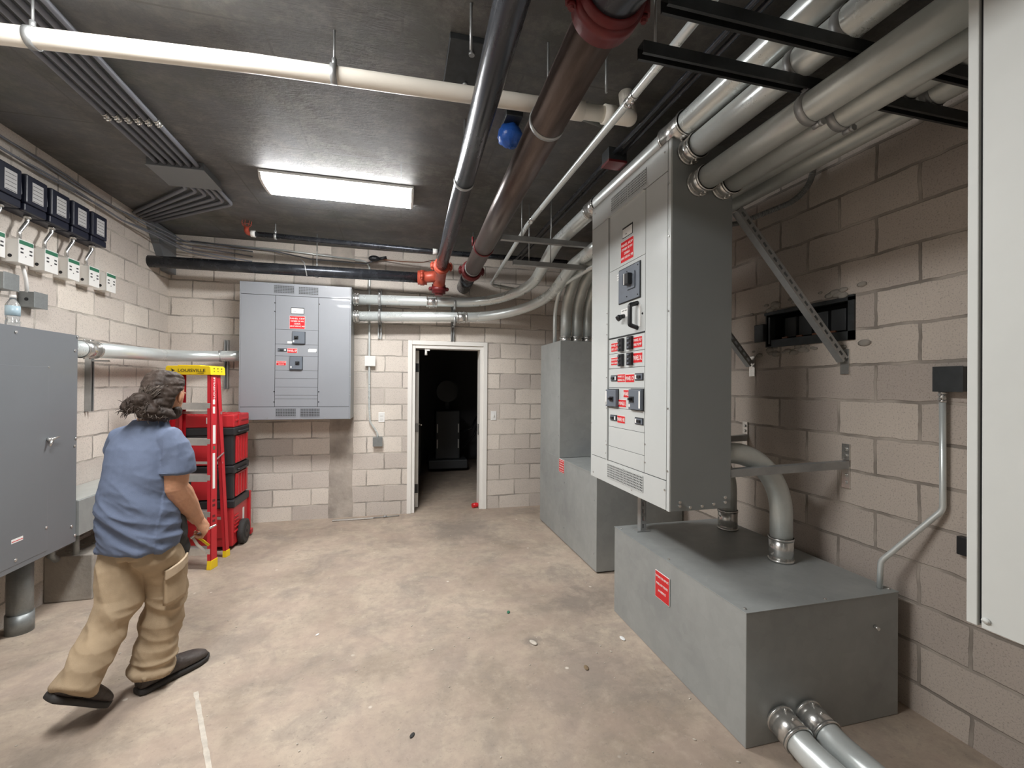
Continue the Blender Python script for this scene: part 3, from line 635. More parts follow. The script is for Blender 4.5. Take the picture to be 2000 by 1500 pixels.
# ---- big cabinet on the right: face at x=1.335, y 1.986..2.938, z .925..2.83
H = empty('distribution_cabinet', (1.335, 2.938, 0), -PI / 2); tag(H, 'large grey electrical cabinet held over the floor box on struts, with rows of red-labelled breakers', 'electrical cabinet')
W_, Z0, Z1, D = .952, .925, 2.83, .365
gl = 'grey_light'
MB().box(0, W_, .004, D, Z0, Z1).build('cabinet_body', M['grey_shaded_side'], H, .003)
b = MB()
b.box(0, .018, -.004, .006, Z0, Z1).box(W_ - .026, W_, -.004, .006, Z0, Z1)
b.build('edge_trim', M[gl], H, .002)
plate(H, 'seam_backing', .016, W_ - .024, Z0 + .004, Z1 - .004, 'gap', -.001, .005)
def cover(x0, x1, z0, z1, name='cover_panel', m_=gl, y0=-.006): return MB().box(x0 + .0012, x1 - .0012, y0, .001, z0 + .0012, z1 - .0012).build(name, M[m_], H, .001)
cover(.018, W_ - .026, 2.673, Z1 - .002, 'top_cover'); cover(.018, W_ - .026, Z0 + .002, 1.078, 'bottom_cover')
cover(.018, .270, 1.080, 2.671, 'side_cover', y0=-.009); cover(.717, W_ - .026, 1.080, 2.671, 'side_cover')
MB().box(.262, .274, -.016, 0, 1.080, 2.671).build('cover_flange', M[gl], H, .001)
rows = [2.671, 2.306, 1.866, 1.770, 1.675, 1.553, 1.424, 1.302, 1.175, 1.080]
for a, b_ in zip(rows[1:], rows[:-1]): cover(.278, .715, a, b_, 'filler_cover')
MB().box(.278, .715, -.010, -.006, 1.866, 1.873).build('shadow_lip', M['gap'], H)
MB().box(.278, .712, -.020, -.006, 2.664, 2.671).build('top_lip', M[gl], H)
for x0, x1 in ((.30, .505), (.518, .722)): grille(H, x0, x1, 2.695, 2.785, -.006, 6, 13, sub=M[gl])
for x0, x1 in ((.270, .480), (.492, .706)): grille(H, x0, x1, .968, 1.056, -.006, 6, 13, sub=M[gl])
yf = -.006
nm = plate(H, 'name_plate', .452, .575, 2.470, 2.535, 'black', yf - .002, yf); plate(nm, 'paper_card', .456, .571, 2.473, 2.524, 'paper', yf - .003, yf - .002)
lettering('~', nm, .50, 2.488, yf - .0034, .03, M['black'], .02, .006)
sign(H, .433, .588, 2.322, 2.452, yf, [('PANEL HDP', 1, .88), ('277/480V 3\u00d8 4W', 1, .84), ('2000A', 1, .45), ('60HZ 65KAIC MB', 1, .92)])
# main breaker
mb = MB().box(.416, .670, yf - .006, yf, 2.070, 2.283).build('main_breaker', M['black'], H, .001)
MB().box(.424, .670, yf - .012, yf - .006, 2.074, 2.276).build('breaker_face', M['breaker'], mb, .002)
MB().box(.540, .628, yf - .020, yf - .012, 2.135, 2.235).build('handle_recess', M['breaker'], mb, .004)
MB().box(.545, .606, yf - .050, yf - .020, 2.160, 2.226).build('breaker_switch', M['black'], mb, .004)
MB().box(.560, .568, yf - .052, yf - .050, 2.160, 2.226).build('rating_mark', M['white'], mb)
for x, z in ((.53, 2.25), (.53, 2.10), (.655, 2.26), (.655, 2.09)): screw(mb, x, z, yf - .012, .004, 'strut_dark')
for z in (2.262, 2.247, 2.232): plate(H, 'data_strip', .385, .408, z - .004, z + .004, 'white', yf - .001, yf)
# rotary lock and pull handle
lk = plate(H, 'lock_plate', .440, .520, 1.985, 2.035, 'paper', yf - .001, yf); MB().cyl((.478, yf, 1.992), (.478, yf - .03, 1.985), .013, 12).cyl((.478, yf - .028, 1.985), (.478, yf - .045, 1.972), .018, 12).build('lock_knob', M['black'], lk)
lettering('OFF  ON', lk, .48, 2.024, yf - .0014, .01, M['black'], .06, .007)
hd = MB().tube(fillet([(.636, yf, 2.044), (.636, yf - .05, 2.030), (.636, yf - .05, 1.915), (.636, yf, 1.900)], .01, 4), .013, 10).build('pull_handle', M['black'], H)
plate(H, 'handle_backplate', .650, .672, 1.905, 2.030, 'paper', yf - .003, yf)
screw(H, .690, 1.975, yf, .006, 'black')
def pole(x0, x1, z0, z1, sd): pole_breaker(H, x0, x1, z0, z1, yf, sd)
pole(.428, .481, 1.777, 1.857, -1); pole(.537, .591, 1.781, 1.859, 1); pole(.429, .481, 1.686, 1.761, -1); pole(.537, .591, 1.687, 1.763, 1)
sign(H, .312, .409, 1.782, 1.839, yf, [('PANEL LV', 1, .84), ('SEC. LTS', 1, .84)])
sign(H, .593, .690, 1.785, 1.850, yf, [('PANEL FLP', 1, .88), ('FIRE PUMP', 1, .88)])
sign(H, .312, .409, 1.695, 1.746, yf, [('ELEVATOR', 1, .92), ('MACHINE', 1, .9)])
sign(H, .593, .693, 1.698, 1.757, yf, [('PANEL XL', 1, .92)])
small_breaker(H, .315, .398, 1.594, 1.632, yf, 1); small_breaker(H, .616, .705, 1.597, 1.638, yf, -1)
sign(H, .399, .498, 1.586, 1.638, yf, [('PANEL LC', 1, .84), ('GARAGE LTG', 1, .88)]); sign(H, .502, .606, 1.585, 1.635, yf, [('PANEL CP', 1, .92)])
mid_breaker(H, .275, .414, 1.433, 1.541, yf, .62, .45, -1); mid_breaker(H, .572, .708, 1.428, 1.545, yf, .30, .50, 1)
sign(H, .478, .568, 1.494, 1.542, yf, [('PANEL H', 1, .92)]); sign(H, .415, .511, 1.434, 1.481, yf, [('PANEL L', 1, .92)])
small_breaker(H, .311, .395, 1.343, 1.380, yf, 1); small_breaker(H, .619, .708, 1.344, 1.384, yf, -1)
sign(H, .401, .499, 1.334, 1.381, yf, [('PANEL HR', 1, .92)])
for x, z in ((.05, 2.78), (.90, 2.78), (.05, .96), (.58, .955), (.915, 1.03), (.725, 1.14), (.725, 1.24), (.245, 1.20), (.245, 1.12)): screw(H, x, z, yf, .0055)
for z in (1.13, 1.45, 1.95, 2.33, 2.60): screw(H, .937, z, -.004, .006)
for z in (1.3, 1.6, 1.9, 2.2, 2.5): screw(H, .010, z, -.004, .004)
for z in (1.9, 1.97, 2.04, 1.62, 1.42, 1.18): screw(H, .268, z, -.016, .004)
# bolts along the near side foot
for x, z in ((W_, .975), (W_, .945), (W_, .95), (W_, .96)): pass
bs = [(.05, .975), (.05, .955), (.11, .945), (.18, .948), (.25, .955), (.32, .985), (.32, .960)]
for d_, z in bs: MB().cyl((W_, d_, z), (W_ + .012, d_, z), .005, 8).cyl((W_ + .010, d_, z), (W_ + .014, d_, z), .008, 8).build('side_bolt', M['zinc'], H)

# ---- panel on the back wall
Cp = empty('wall_panel', (-1.622, 5.18, 0)); tag(Cp, 'wide pale grey electrical panel mounted on the back wall beside the doorway', 'electrical panel')
H_keep = H; H = Cp; W_ = 1.100
MB().box(0, W_, .004, .359, 1.18, 2.635).build('cabinet_body', M['grey_shaded_side'], Cp, .003)
MB().box(0, .012, -.004, .006, 1.18, 2.635).box(W_ - .012, W_, -.004, .006, 1.18, 2.635).build('edge_trim', M['grey'], Cp, .002)
plate(Cp, 'seam_backing', .010, W_ - .010, 1.184, 2.63, 'gap', -.001, .005)
cover(.012, W_ - .012, 2.503, 2.633, 'top_cover', 'grey'); cover(.012, W_ - .012, 1.182, 1.317, 'bottom_cover', 'grey')
cover(.012, .340, 1.319, 2.501, 'side_cover', 'grey'); cover(.766, W_ - .012, 1.319, 2.501, 'side_cover', 'grey')
rows = [2.501, 2.142, 1.985, 1.860, 1.707, 1.620, 1.528, 1.441, 1.403, 1.319]
for a, b_ in zip(rows[1:], rows[:-1]): cover(.342, .764, a, b_, 'filler_cover', 'grey')
for x0, x1, z0, z1 in ((.327, .522, 2.529, 2.609), (.567, .762, 2.527, 2.607), (.354, .549, 1.218, 1.300), (.594, .786, 1.212, 1.300)): grille(Cp, x0, x1, z0, z1, -.006, 5, 12)
nm = plate(Cp, 'name_plate', .492, .622, 2.312, 2.380, 'black', yf - .002, yf); plate(nm, 'paper_card', .497, .617, 2.317, 2.372, 'white', yf - .003, yf - .002)
lettering('~', nm, .53, 2.34, yf - .0034, .03, M['black'], .03, .006)
sign(Cp, .479, .632, 2.153, 2.290, yf, [('PANEL CDP', 1, .92), ('120/208V 3\u00d8 4W', 1, .84), ('1200A', 1, .42), ('60HZ 42KAIC MB', 1, .92)])
mid_breaker(Cp, .511, .633, 1.993, 2.121, yf, .32, .50, None); plate(Cp, 'rating_card', .460, .507, 1.996, 2.018, 'white', yf - .001, yf)
small_breaker(Cp, .368, .456, 1.908, 1.940, yf, 1); sign(Cp, .458, .556, 1.893, 1.943, yf, [('PANEL EP', 1, .92)])
wp = plate(Cp, 'blank_card', .664, .750, 1.908, 1.943, 'white', yf - .001, yf); screw(wp, .668, 1.941, yf, .004, 'black'); screw(wp, .748, 1.910, yf, .004, 'black')
mid_breaker(Cp, .488, .610, 1.717, 1.852, yf, .62, .50, None); sign(Cp, .354, .449, 1.758, 1.805, yf, [('ELEVATOR', 1, .92), ('SERVICE', 1, .6)])
for x, z in ((.335, 2.42), (.335, 2.33), (.335, 1.48), (.335, 1.37), (.775, 2.43), (.775, 1.48), (.775, 1.37)): screw(Cp, x, z, yf, .006, 'black')
for z in (1.45, 1.65, 1.95, 2.2, 2.45): screw(Cp, .006, z, -.004, .005, 'strut'); screw(Cp, W_ - .006, z, -.004, .005, 'strut')
for x in (.27, .84): screw(Cp, x, 1.20, yf, .006, 'strut'); screw(Cp, x, 2.62, yf, .006, 'strut')
H = H_keep

# ---- tall enclosure at the left: face x=-2.12
Lc = empty('switch_enclosure', (-2.12, 3.64, 0), PI / 2); tag(Lc, 'plain slate grey wall enclosure at the left edge with a small turned latch', 'electrical enclosure')
MB().box(-1.6, 0, .002, .299, .49, 1.875).build('cabinet_body', M['grey_dark'], Lc, .003)
MB().box(-1.6, .0, -.004, .002, .485, 1.880).build('front_cover', M['grey_dark'], Lc, .002)
MB().box(-1.60, -.255, -.006, -.004, .515, 1.655).build('door_panel', M['grey_dark'], Lc, .001)
screw(Lc, -.260, 1.655, -.006, .005); 
lt = MB().cyl((-.262, -.004, 1.205), (-.262, -.030, 1.205), .012, 12).tube([(-.262, -.026, 1.205), (-.235, -.030, 1.212), (-.20, -.028, 1.216)], [.008, .007, .005], 10).tube([(-.262, -.026, 1.205), (-.270, -.030, 1.185), (-.278, -.028, 1.165)], [.008, .007, .006], 10).build('latch_handle', M['zinc'], Lc)
for x, z in ((-.505, 1.845), (-.008, 1.868), (-.030, 1.775), (-.012, 1.183), (-.025, 1.135), (-.045, .60), (-.012, .53), (-.49, .545), (-.265, .66)): screw(Lc, x, z, -.006, .009)
lbp = plate(Lc, 'warning_label', -.52, -.44, .645, .668, 'white', -.007, -.006, label='small white and red sticker'); plate(lbp, 'red_band', -.518, -.442, .652, .656, 'red_sign', -.0075, -.007)
# conduits below it
for i, (x, y) in enumerate(((-2.245, 3.09), (-2.29, 3.45))):
    e = conduit('grey plastic conduit under the left enclosure, ' + ('at the very edge of the view' if i == 0 else 'beside the concrete plinth'), [(x, y, .0), (x, y, .488)], .060, m_='grey_box', name='floor_conduit')
    MB().cyl((0, 0, 0), (0, 0, .12), .066, 24).build('collar', M['grey_box'], e)
pl = MB(); vs_ = []
o = MB().box(-2.418, -2.13, 3.84, 5.30, 0, .325).build('concrete_plinth', M['rubble'], None, .008); tag(o, 'rough concrete block plinth against the left wall beside the grey conduits', 'plinth')
b = MB()
for k in range(26):
    x = random.uniform(-2.36, -2.16); y = random.uniform(3.9, 4.6); b.ball((x, y, .327 + random.uniform(0, .004)), random.uniform(.006, .02), 7, 5, (1.3, 1, .4), Matrix.Rotation(random.random() * 3, 3, 'Z'))
o = b.build('plinth_rubble', M['rubble']); tag(o, 'crumbled concrete rubble lying on the plinth top', 'rubble'); o['kind'] = 'stuff'
tw = tag(empty('wireway', (-2.27, 4.15, .64)), 'stained galvanised wireway trough behind the man beside the left enclosure', 'wireway')
MB().box(-.149, .17, -.505, .95, -.12, .118).build('wireway_body', M['sheet'], tw, .003); MB().box(-.145, .160, -.50, .95, .118, .122).build('lid', M['emt_dull'], tw)
for y in (-.30, .1, .6): screw(tw, .09, 0, 0, .001)
for ch in list(bpy.data.objects):
    if ch.parent == tw and ch.name.startswith('screw'): bpy.data.objects.remove(ch)
b = MB().tube([(-.03, -.43, -.12), (-.03, -.43, -.27), (-.03, -.38, -.313)], .022, 12).tube([(.07, -.36, -.12), (.07, -.36, -.29)], .018, 12); b.build('short_connector', M['grey_box'], tw)
# big conduit from enclosure to far panel
conduit('wide galvanised conduit running from the left enclosure round the corner to the far panel', [(-2.20, 3.642, 1.795), (-2.20, 5.36, 1.84), (-1.625, 5.36, 1.862)], Rb, .42, fn=14,
        couplings=[((-2.20, 3.80, 1.799), (-2.20, 3.96, 1.803))])
e = strut('strut channel upright on the left wall behind the wide conduit', (-2.398, 4.26, 1.33), (-2.398, 4.26, 1.90), (1, 0, 0), False)
MB().box(-.01, .13, -.012, .012, .40, .412).box(-.01, .13, -.012, .012, .528, .54).build('strut_clip', M['strut'], e)
e = strut('strut channel upright on the back wall left of the panel', (-1.85, 5.518, 1.50), (-1.85, 5.518, 2.04), (0, -1, 0), False)
MB().ring((-.012, -.158, .354), (.012, -.158, .354), Rb + .001, Rb + .006).build('pipe_clamp', M['strut'], e)

# ---- large enclosure at the right edge: face x=2.10
Rc = empty('near_enclosure', (1.36, .781, 0), -PI / 2); tag(Rc, 'tall pale grey cabinet cut off by the right edge of the view', 'electrical enclosure')
MB().box(.0, 1.5, .004, .365, .990, 2.83).build('cabinet_body', M['offwhite'], Rc, .003)
MB().box(.0, .0215, -.010, .004, .992, 2.83).build('edge_flange', M['offwhite'], Rc, .002)
MB().box(.0215, .0275, -.001, .004, .998, 2.82).build('seam_gap', M['gap'], Rc)
MB().box(.0275, 1.48, -.007, .004, .990, 2.83).build('front_cover', M['offwhite'], Rc, .0015)
MB().ball((.0375, -.009, 1.012), .009, 14, 8, (1, .5, .8)).box(.031, .044, -.0145, -.013, 1.011, 1.013).build('cover_screw', M['offwhite'], Rc)
# ---- sheet metal wiring boxes
nb = empty('wiring_box', (1.46, 1.61, 0)); tag(nb, 'low galvanised sheet metal box on the floor below the big cabinet', 'wiring box')
MB().box(0, .87, 0, 1.21, 0.001, .583).build('box_body', M['sheet'], nb, .003)
MB().box(-.003, .873, -.003, 1.213, .583, .587).build('lid', M['sheet'], nb, .001)
b = MB()
for p_ in ((.02, .03), (.02, .6), (.02, 1.15), (.85, .03), (.45, .02)): MB().cyl((p_[0], p_[1], .587), (p_[0], p_[1], .591), .007, 8).build('screw', M['zinc'], nb)
MB().cyl((.72, -.001, .44), (.72, -.022, .435), .008, 8).build('screw', M['zinc'], nb)
sg = empty('sign_plate', (-.003, .693, 0), -PI / 2); sg.parent = nb; sg['label'] = 'red engraved sign with white text'
MB().box(0, .140, -.003, 0, .345, .499).build('white_rim', M['white'], sg); MB().box(.003, .137, -.004, -.003, .348, .496).build('red_field', M['red_sign'], sg)
for tx, z, wd in (('TAP BOX FOR 480V SVC', .470, .128), ('PANEL HDP FEEDERS', .430, .112), ('3\u00d8 SERVICE', .392, .075)): lettering(tx, sg, .070, z, -.0046, .02, M['white'], wd, .012)
fb = empty('pull_box', (1.60, 3.41, 0)); tag(fb, 'tall stepped galvanised sheet metal box in the corner under the curved conduits', 'wiring box')
MB().box(0, .82, 0, 1.53, 0.012, .822).build('lower_section', M['sheet'], fb, .003)
MB().box(0, .82, .89, 1.53, .824, 2.03).build('upper_section', M['sheet'], fb, .003)
MB().box(.02, .80, .02, 1.5, .0, .012).build('base_skid', M['strut_dark'], fb)
MB().box(-.003, .005, -.003, 1.53, .812, .826).build('top_seam', M['sheet'], fb)
for y, z in ((.93, 1.05), (.93, 1.45), (.93, 1.85), (1.5, 1.05), (1.5, 1.45), (1.5, 1.85), (.05, .6), (.75, .6), (.05, .15), (.75, .15)): MB().cyl((-.004, y, z), (0, y, z), .007, 8).build('screw', M['strut'], fb)
for z in (1.55, 1.68): MB().cyl((.55, .886, z), (.55, .89, z), .010, 8).build('screw', M['strut'], fb)
sg = empty('sign_plate', (-.003, .885, 0), -PI / 2); sg.parent = fb; sg['label'] = 'small red sign with five rows of white text'
MB().box(0, .145, -.003, 0, .688, .820).build('white_rim', M['white'], sg); MB().box(.004, .141, -.004, -.003, .692, .816).build('red_field', M['red_sign'], sg)
for k, tx in enumerate(('PULL BOX', '277/480V 3\u00d8', 'FEEDERS', 'FROM HDP', 'TO CDP')): lettering(tx, sg, .0725, .803 - k * .0245, -.0046, .02, M['white'], .115, .011)
t_ = tag(empty('spray_bottle', (1.97, 4.13, .824)), 'blue spray bottle standing on the tall sheet metal box step', 'bottle')
MB().tube([(0, 0, 0), (0, 0, .09), (0, 0, .12), (0, 0, .14)], [.035, .035, .018, .014], 16).build('bottle_body', M['blue'], t_); MB().box(-.018, .018, -.015, .015, .16, .19).tube([(-.015, 0, .175), (-.055, 0, .165)], .008, 8).build('trigger_head', M['blue'], t_); MB().cyl((0, 0, .14), (0, 0, .16), .014, 12).build('neck_ring', M['yellow'], t_)
# conduits on the floor out of the near box
for i, (x, lb) in enumerate(((1.655, 'left one of the pair'), (1.805, 'right one of the pair'))):
    conduit('galvanised conduit leaving the low sheet metal box along the floor, ' + lb, [(x - .02, 1.609, .105), (x - .03, 1.45, .075), (x - .16, -1.5, .060)], Rb, .3, couplings=[((x - .02, 1.608, .105), (x - .027, 1.50, .085))])
# ---- elbows from the cabinet back into the low box
for y, xb, lb in ((2.055, 2.095, 'nearer the camera'), (2.60, 2.20, 'half hidden by the cabinet')):
    conduit('curved conduit elbow entering the top of the low box, ' + lb, [(1.701, y, 1.205), (xb, y, 1.205), (xb, y, .588)], Rb, .36, m_='emt_dull', fn=16, couplings=[((xb, y, .589), (xb, y, .72))])
# ---- cabinet struts
Xc = 1.701
e = strut('perforated strut leg standing on the low box under the big cabinet', (1.60, 2.70, .588), (1.60, 2.70, .924), (0, 1, 0)); MB().box(-.05, .05, -.03, .03, 0, .005).build('foot_plate', M['strut'], e)
for y, lb in ((1.985, 'at the near end'), (2.66, 'at the far end')):
    e = strut('perforated diagonal strut bracing the big cabinet to the right wall, ' + lb, (1.728, y, 2.50), (2.405, y - .03, 1.72), (0, 1, 0))
    MB().box(.692, .700, -.055, -.005, -.86, -.72).build('wall_bracket', M['zinc'], e)
for ys_, y, z, lb in ((2.008, 1.945, 1.135, 'near one'), (2.69, 2.69, 1.20, 'far one')):
    e = strut('horizontal strut arm from the cabinet back to the right wall, ' + lb, (Xc + .002, ys_, z - .03), (2.425, y, z), (0, 0, -1), False)
    q_ = y - ys_; bm_ = MB().box(.715, .727, q_ - .022, q_ + .022, -.10, .02).box(.715, .727, q_ - .022, q_ + .022, .055, .145)
    for zz in (-.07, -.03, .08, .115): bm_.cyl((.715, q_, zz), (.706, q_, zz), .010, 8)
    bm_.build('wall_bracket', M['zinc'], e)
# ---- things in and on the right wall
rw = tag(empty('recessed_breaker_box', (2.43, 2.21, 1.955)), 'old steel breaker frame set in a rough hole in the right wall', 'electrical box')
b = MB(); b.box(.17, .18, -.31, .31, -.12, .12); b.box(-.0, .18, -.31, -.30, -.12, .12).box(0, .18, .30, .31, -.12, .12).box(0, .18, -.30, .30, .112, .12).box(0, .18, -.30, .30, -.12, -.112); b.build('recess_liner', M['gap'], rw)
MB().box(-.012, .03, -.31, -.275, -.125, .125).box(-.012, .03, .26, .275, -.10, .08).box(-.012, .02, -.31, .31, .095, .115).box(-.012, .04, -.31, .25, -.125, -.075).build('steel_frame', M['strut_dark'], rw)
for k in range(4):
    y = .17 - k * .11
    MB().box(.06, .16, y - .045, y + .045, -.06, .07).build('switch_module', M['dim'], rw, .004); MB().box(-.002, .01, y - .035, y + .005, -.072, -.062).build('terminal_tab', M['copper'], rw)
MB().box(-.03, .02, .30, .38, -.08, .04).build('side_box', M['strut_dark'], rw, .004)
b = MB(); n = 40
for k in range(46):
    a = random.random(); y = -.36 + .8 * a; z = random.choice((-.17, -.15, .145, .16)) + random.uniform(-.02, .02)
    b.ball((-.002, y, z), random.uniform(.01, .028), 7, 5, (.35, 1.4, .7))
b.build('crumbled_mortar', M['rubble'], rw, kind='stuff')
t_ = tag(empty('wall_junction_box', (2.43, 1.44, 1.605)), 'small dark grey junction box on the right wall above the bent conduit', 'junction box')
MB().box(-.06, 0, -.055, .055, -.055, .055).build('box_body', M['strut_dark'], t_, .003); MB().box(-.063, -.06, -.057, .057, -.057, .057).build('cover', M['strut_dark'], t_)
conduit('bent slim conduit on the right wall from the junction box to the low box', [(2.395, 1.475, 1.55), (2.40, 1.475, 1.01), (2.28, 1.655, .72), (2.28, 1.66, .588)], .0125, .06, n=14, fn=6, couplings=[((2.395, 1.475, 1.50), (2.395, 1.475, 1.55))])
t_ = MB().box(-.03, 0, -.03, .03, -.04, .04).build('small_black_box', M['black'], None, .003); t_.location = (2.43, 1.395, .87); tag(t_, 'small black box on the right wall beside the off-white enclosure', 'box')
q = fillet([(1.70, 2.60, 2.66), (2.15, 2.50, 2.64), (2.38, 2.15, 2.72), (2.38, 2.10, 2.95)], .18, 12)
e = empty('flexible_conduit', q[0]); tag(e, 'dark flexible metal conduit curling behind the big cabinet', 'conduit'); b = MB(); qq = [a - q[0] for a in q]; b.tube(qq, .014, 12)
acc = 0
for a, c in zip(qq[:-1], qq[1:]):
    d = (c - a); s0 = int(d.length / .009) + 1
    for k in range(s0): b.torus(a + d * (k / s0), d, .0145, .0035, 10, 4)
b.build('ribbed_tube', M['strut'], e)
# ---- small things on the back wall
conduit('vertical slim conduit on the back wall between the panel and the doorway', [(-.52, 5.505, 3.02), (-.355, 5.505, 3.02), (-.345, 5.505, 1.30), (-.335, 5.505, 1.12), (-.250, 5.51, .985), (-.247, 5.515, .93)], .0115, .09, n=12, fn=6)
t_ = tag(empty('conduit_body_box', (-.338, 5.54, 1.84)), 'white square box on the vertical conduit beside the panel', 'junction box')
MB().box(-.055, .055, -.055, 0, -.055, .055).build('box_body', M['paper'], t_, .006); MB().box(-.06, .06, -.062, -.055, -.06, .06).build('cover', M['paper'], t_, .002)
t_ = tag(empty('lower_box', (-.245, 5.54, .885)), 'grey metal box low on the back wall at the end of the vertical conduit', 'junction box')
MB().box(-.052, .052, -.05, 0, -.052, .052).build('box_body', M['grey_box'], t_, .003); MB().box(-.055, .055, -.054, -.05, -.055, .055).build('cover', M['grey_box'], t_, .001)
t_ = tag(empty('wall_outlet', (-.205, 5.54, 1.172)), 'white wall outlet plate left of the doorway', 'outlet')
MB().box(-.036, .036, -.007, 0, -.058, .058).build('cover_plate', M['white'], t_, .003)
for z in (-.02, .02): MB().box(-.016, .016, -.010, -.007, z - .013, z + .013).build('socket', M['paper'], t_, .003)
t_ = tag(empty('light_switch', (1.165, 5.54, 1.178)), 'white light switch plate right of the doorway', 'switch')
MB().box(-.036, .036, -.007, 0, -.058, .058).build('cover_plate', M['white'], t_, .003); MB().box(-.006, .006, -.020, -.006, -.012, .012).build('toggle', M['paper'], t_, .002)
for x, z0, z1, lb in ((-.232, 2.11, 2.70, 'left one'), (.632, 2.11, 2.66, 'right one above the door frame')):
    e = strut('strut channel holding the two conduits on the back wall, ' + lb, (x, 5.518, z0), (x, 5.518, z1), (0, -1, 0), x < 0)
    for zc in (2.535, 2.345): MB().ring((-.013, -.188, zc - z0), (.013, -.188, zc - z0), Rb + .004, Rb + .010).box(-.013, .013, -.125, -.02, zc - z0 - .075, zc - z0 - .065).box(-.013, .013, -.125, -.02, zc - z0 + .065, zc - z0 + .075).cyl((0, -.20, zc - z0 + .06), (0, -.20, zc - z0 + .085), .012, 6).build('pipe_clamp', M['strut'], e)
t_ = tag(empty('loose_strut', (-.73, 5.41, .004)), 'thin pale metal strip with a rod lying on the floor by the back wall', 'scrap')
MB().box(0, .45, -.018, .018, 0, .010).build('metal_strip', M['alu'], t_, .002); MB().tube([(.45, .0, .008), (.74, .02, .008)], .006, 8).cyl((.56, .0, .012), (.60, .01, .012), .012, 8).build('rod', M['strut'], t_)
t_ = MB().tube([(0, 0, 0), (.05, .02, 0), (.085, .03, .0)], [.030, .032, .022], 14).build('door_wedge', M['red_sign']); t_.location = (.915, 5.60, .032); tag(t_, 'small red plastic object on the floor in the doorway', 'door wedge')
# ------------------------------------------------------------------ meters and current modules on the left wall
ords = ['nearest the camera', 'second from the camera', 'middle one', 'fourth from the camera', 'farthest from the camera']
mproto = empty('meter', (-2.42, 3.335, 2.76))
MB().box(0, .10, -.095, .095, -.12, .12).build('housing', M['navy'], mproto, .008)
MB().box(.10, .135, -.088, .088, -.07, .115).build('front_cover', M['navy'], mproto, .010)
MB().box(.10, .128, -.09, .09, -.12, -.072).build('terminal_cover', M['navy'], mproto, .006)
lb = MB().box(.135, .1362, -.042, .048, -.045, .078).build('paper_label', M['label_shade'], mproto)
b = MB()
for k in range(5): b.box(.1362, .1366, -.036, .042, .055 - k * .024, .058 - k * .024)
b.build('printed_lines', M['strut_dark'], lb)
MB().tube(fillet([(.07, .02, -.118), (.07, .02, -.16), (.055, -.02, -.24), (.055, -.02, -.30)], .03, 4), .0115, 12).ring((.07, .02, -.138), (.07, .02, -.118), .011, .019, 14).build('conduit_nipple', M['zinc'], mproto)
MB().tube([(.09, .095, .09), (.115, .105, .06), (.118, .107, -.02), (.10, .10, -.06)], .003, 6).build('seal_wire', M['cable'], mproto)
for i in range(5):
    o = mproto if i == 0 else copy_tree(mproto)
    o.location = (-2.42, 3.335 + .2075 * i, 2.76); tag(o, 'black meter box with white paper label high on the left wall, ' + ords[i], 'meter', 'black meters on the left wall')
cp = empty('current_module', (-2.42, 3.31, 2.39))
MB().box(0, .086, -.058, .058, -.073, .073).build('housing', M['frame'], cp, .002)
fr = MB().box(.086, .090, -.060, .060, -.076, .076).build('front_plate', M['white'], cp, .001)
MB().box(.090, .0908, -.056, .056, .045, .070).build('green_band', M['green'], fr)
b = MB()
for u in (-.045, .025):
    for z in (.012, -.012): b.box(.090, .0908, u, u + .022, z, z + .010)
b.box(.090, .0908, -.008, .0, -.03, -.024); b.build('printed_marks', M['strut_dark'], fr)
MB().cyl((.045, -.0585, -.035), (.045, -.060, -.035), .011, 14).build('knockout_hole', M['gap'], cp)
ys = [3.31, 3.527, 3.741, 3.957, 4.183, 4.394]
mo = ['nearest the camera', 'second from the camera', 'third from the camera', 'fourth from the camera', 'fifth from the camera', 'farthest and without a meter above']
for i, y in enumerate(ys):
    o = cp if i == 0 else copy_tree(cp)
    o.location = (-2.42, y, 2.39); tag(o, 'small white box with green band under the black meters, ' + mo[i], 'electrical module', 'white modules on the left wall')
for y, lb, zt in ((3.42, 'partly cut by the left edge', 2.18), (3.655, 'with round knockout hole', 2.105)):
    t_ = tag(empty('wall_junction_box', (-2.42, y, zt)), 'small grey junction box under the white modules, ' + lb, 'junction box')
    MB().box(0, .086, -.055, .055, -.05, .05).build('box_body', M['grey_box'], t_, .002); MB().box(.086, .090, -.058, .058, -.053, .053).build('cover', M['grey_box'], t_, .002)
    MB().cyl((.045, -.0555, .0), (.045, -.057, .0), .011, 14).build('knockout_hole', M['gap'], t_)
    MB().tube([(.045, -.05, .045), (.045, -.06, .13), (.045, -.09, 2.32 - zt)], .010, 10).build('conduit_nipple', M['white'], t_)
t_ = tag(empty('water_bottle', (-2.30, 3.385, 1.881)), 'clear plastic water bottle standing on the left enclosure', 'bottle')
MB().tube([(0, 0, 0), (0, 0, .012), (0, 0, .05), (0, 0, .055), (0, 0, .10), (0, 0, .15), (0, 0, .175), (0, 0, .195)], [.026, .033, .033, .030, .033, .033, .020, .013], 18).build('bottle_body', M['glass'], t_)
MB().ring((0, 0, .085), (0, 0, .145), .0332, .0340, 20).build('bottle_label', mat('pale_blue_label', (.42, .55, .62), .3), t_); MB().cyl((0, 0, .195), (0, 0, .212), .015, 14).build('bottle_cap', M['white'], t_)

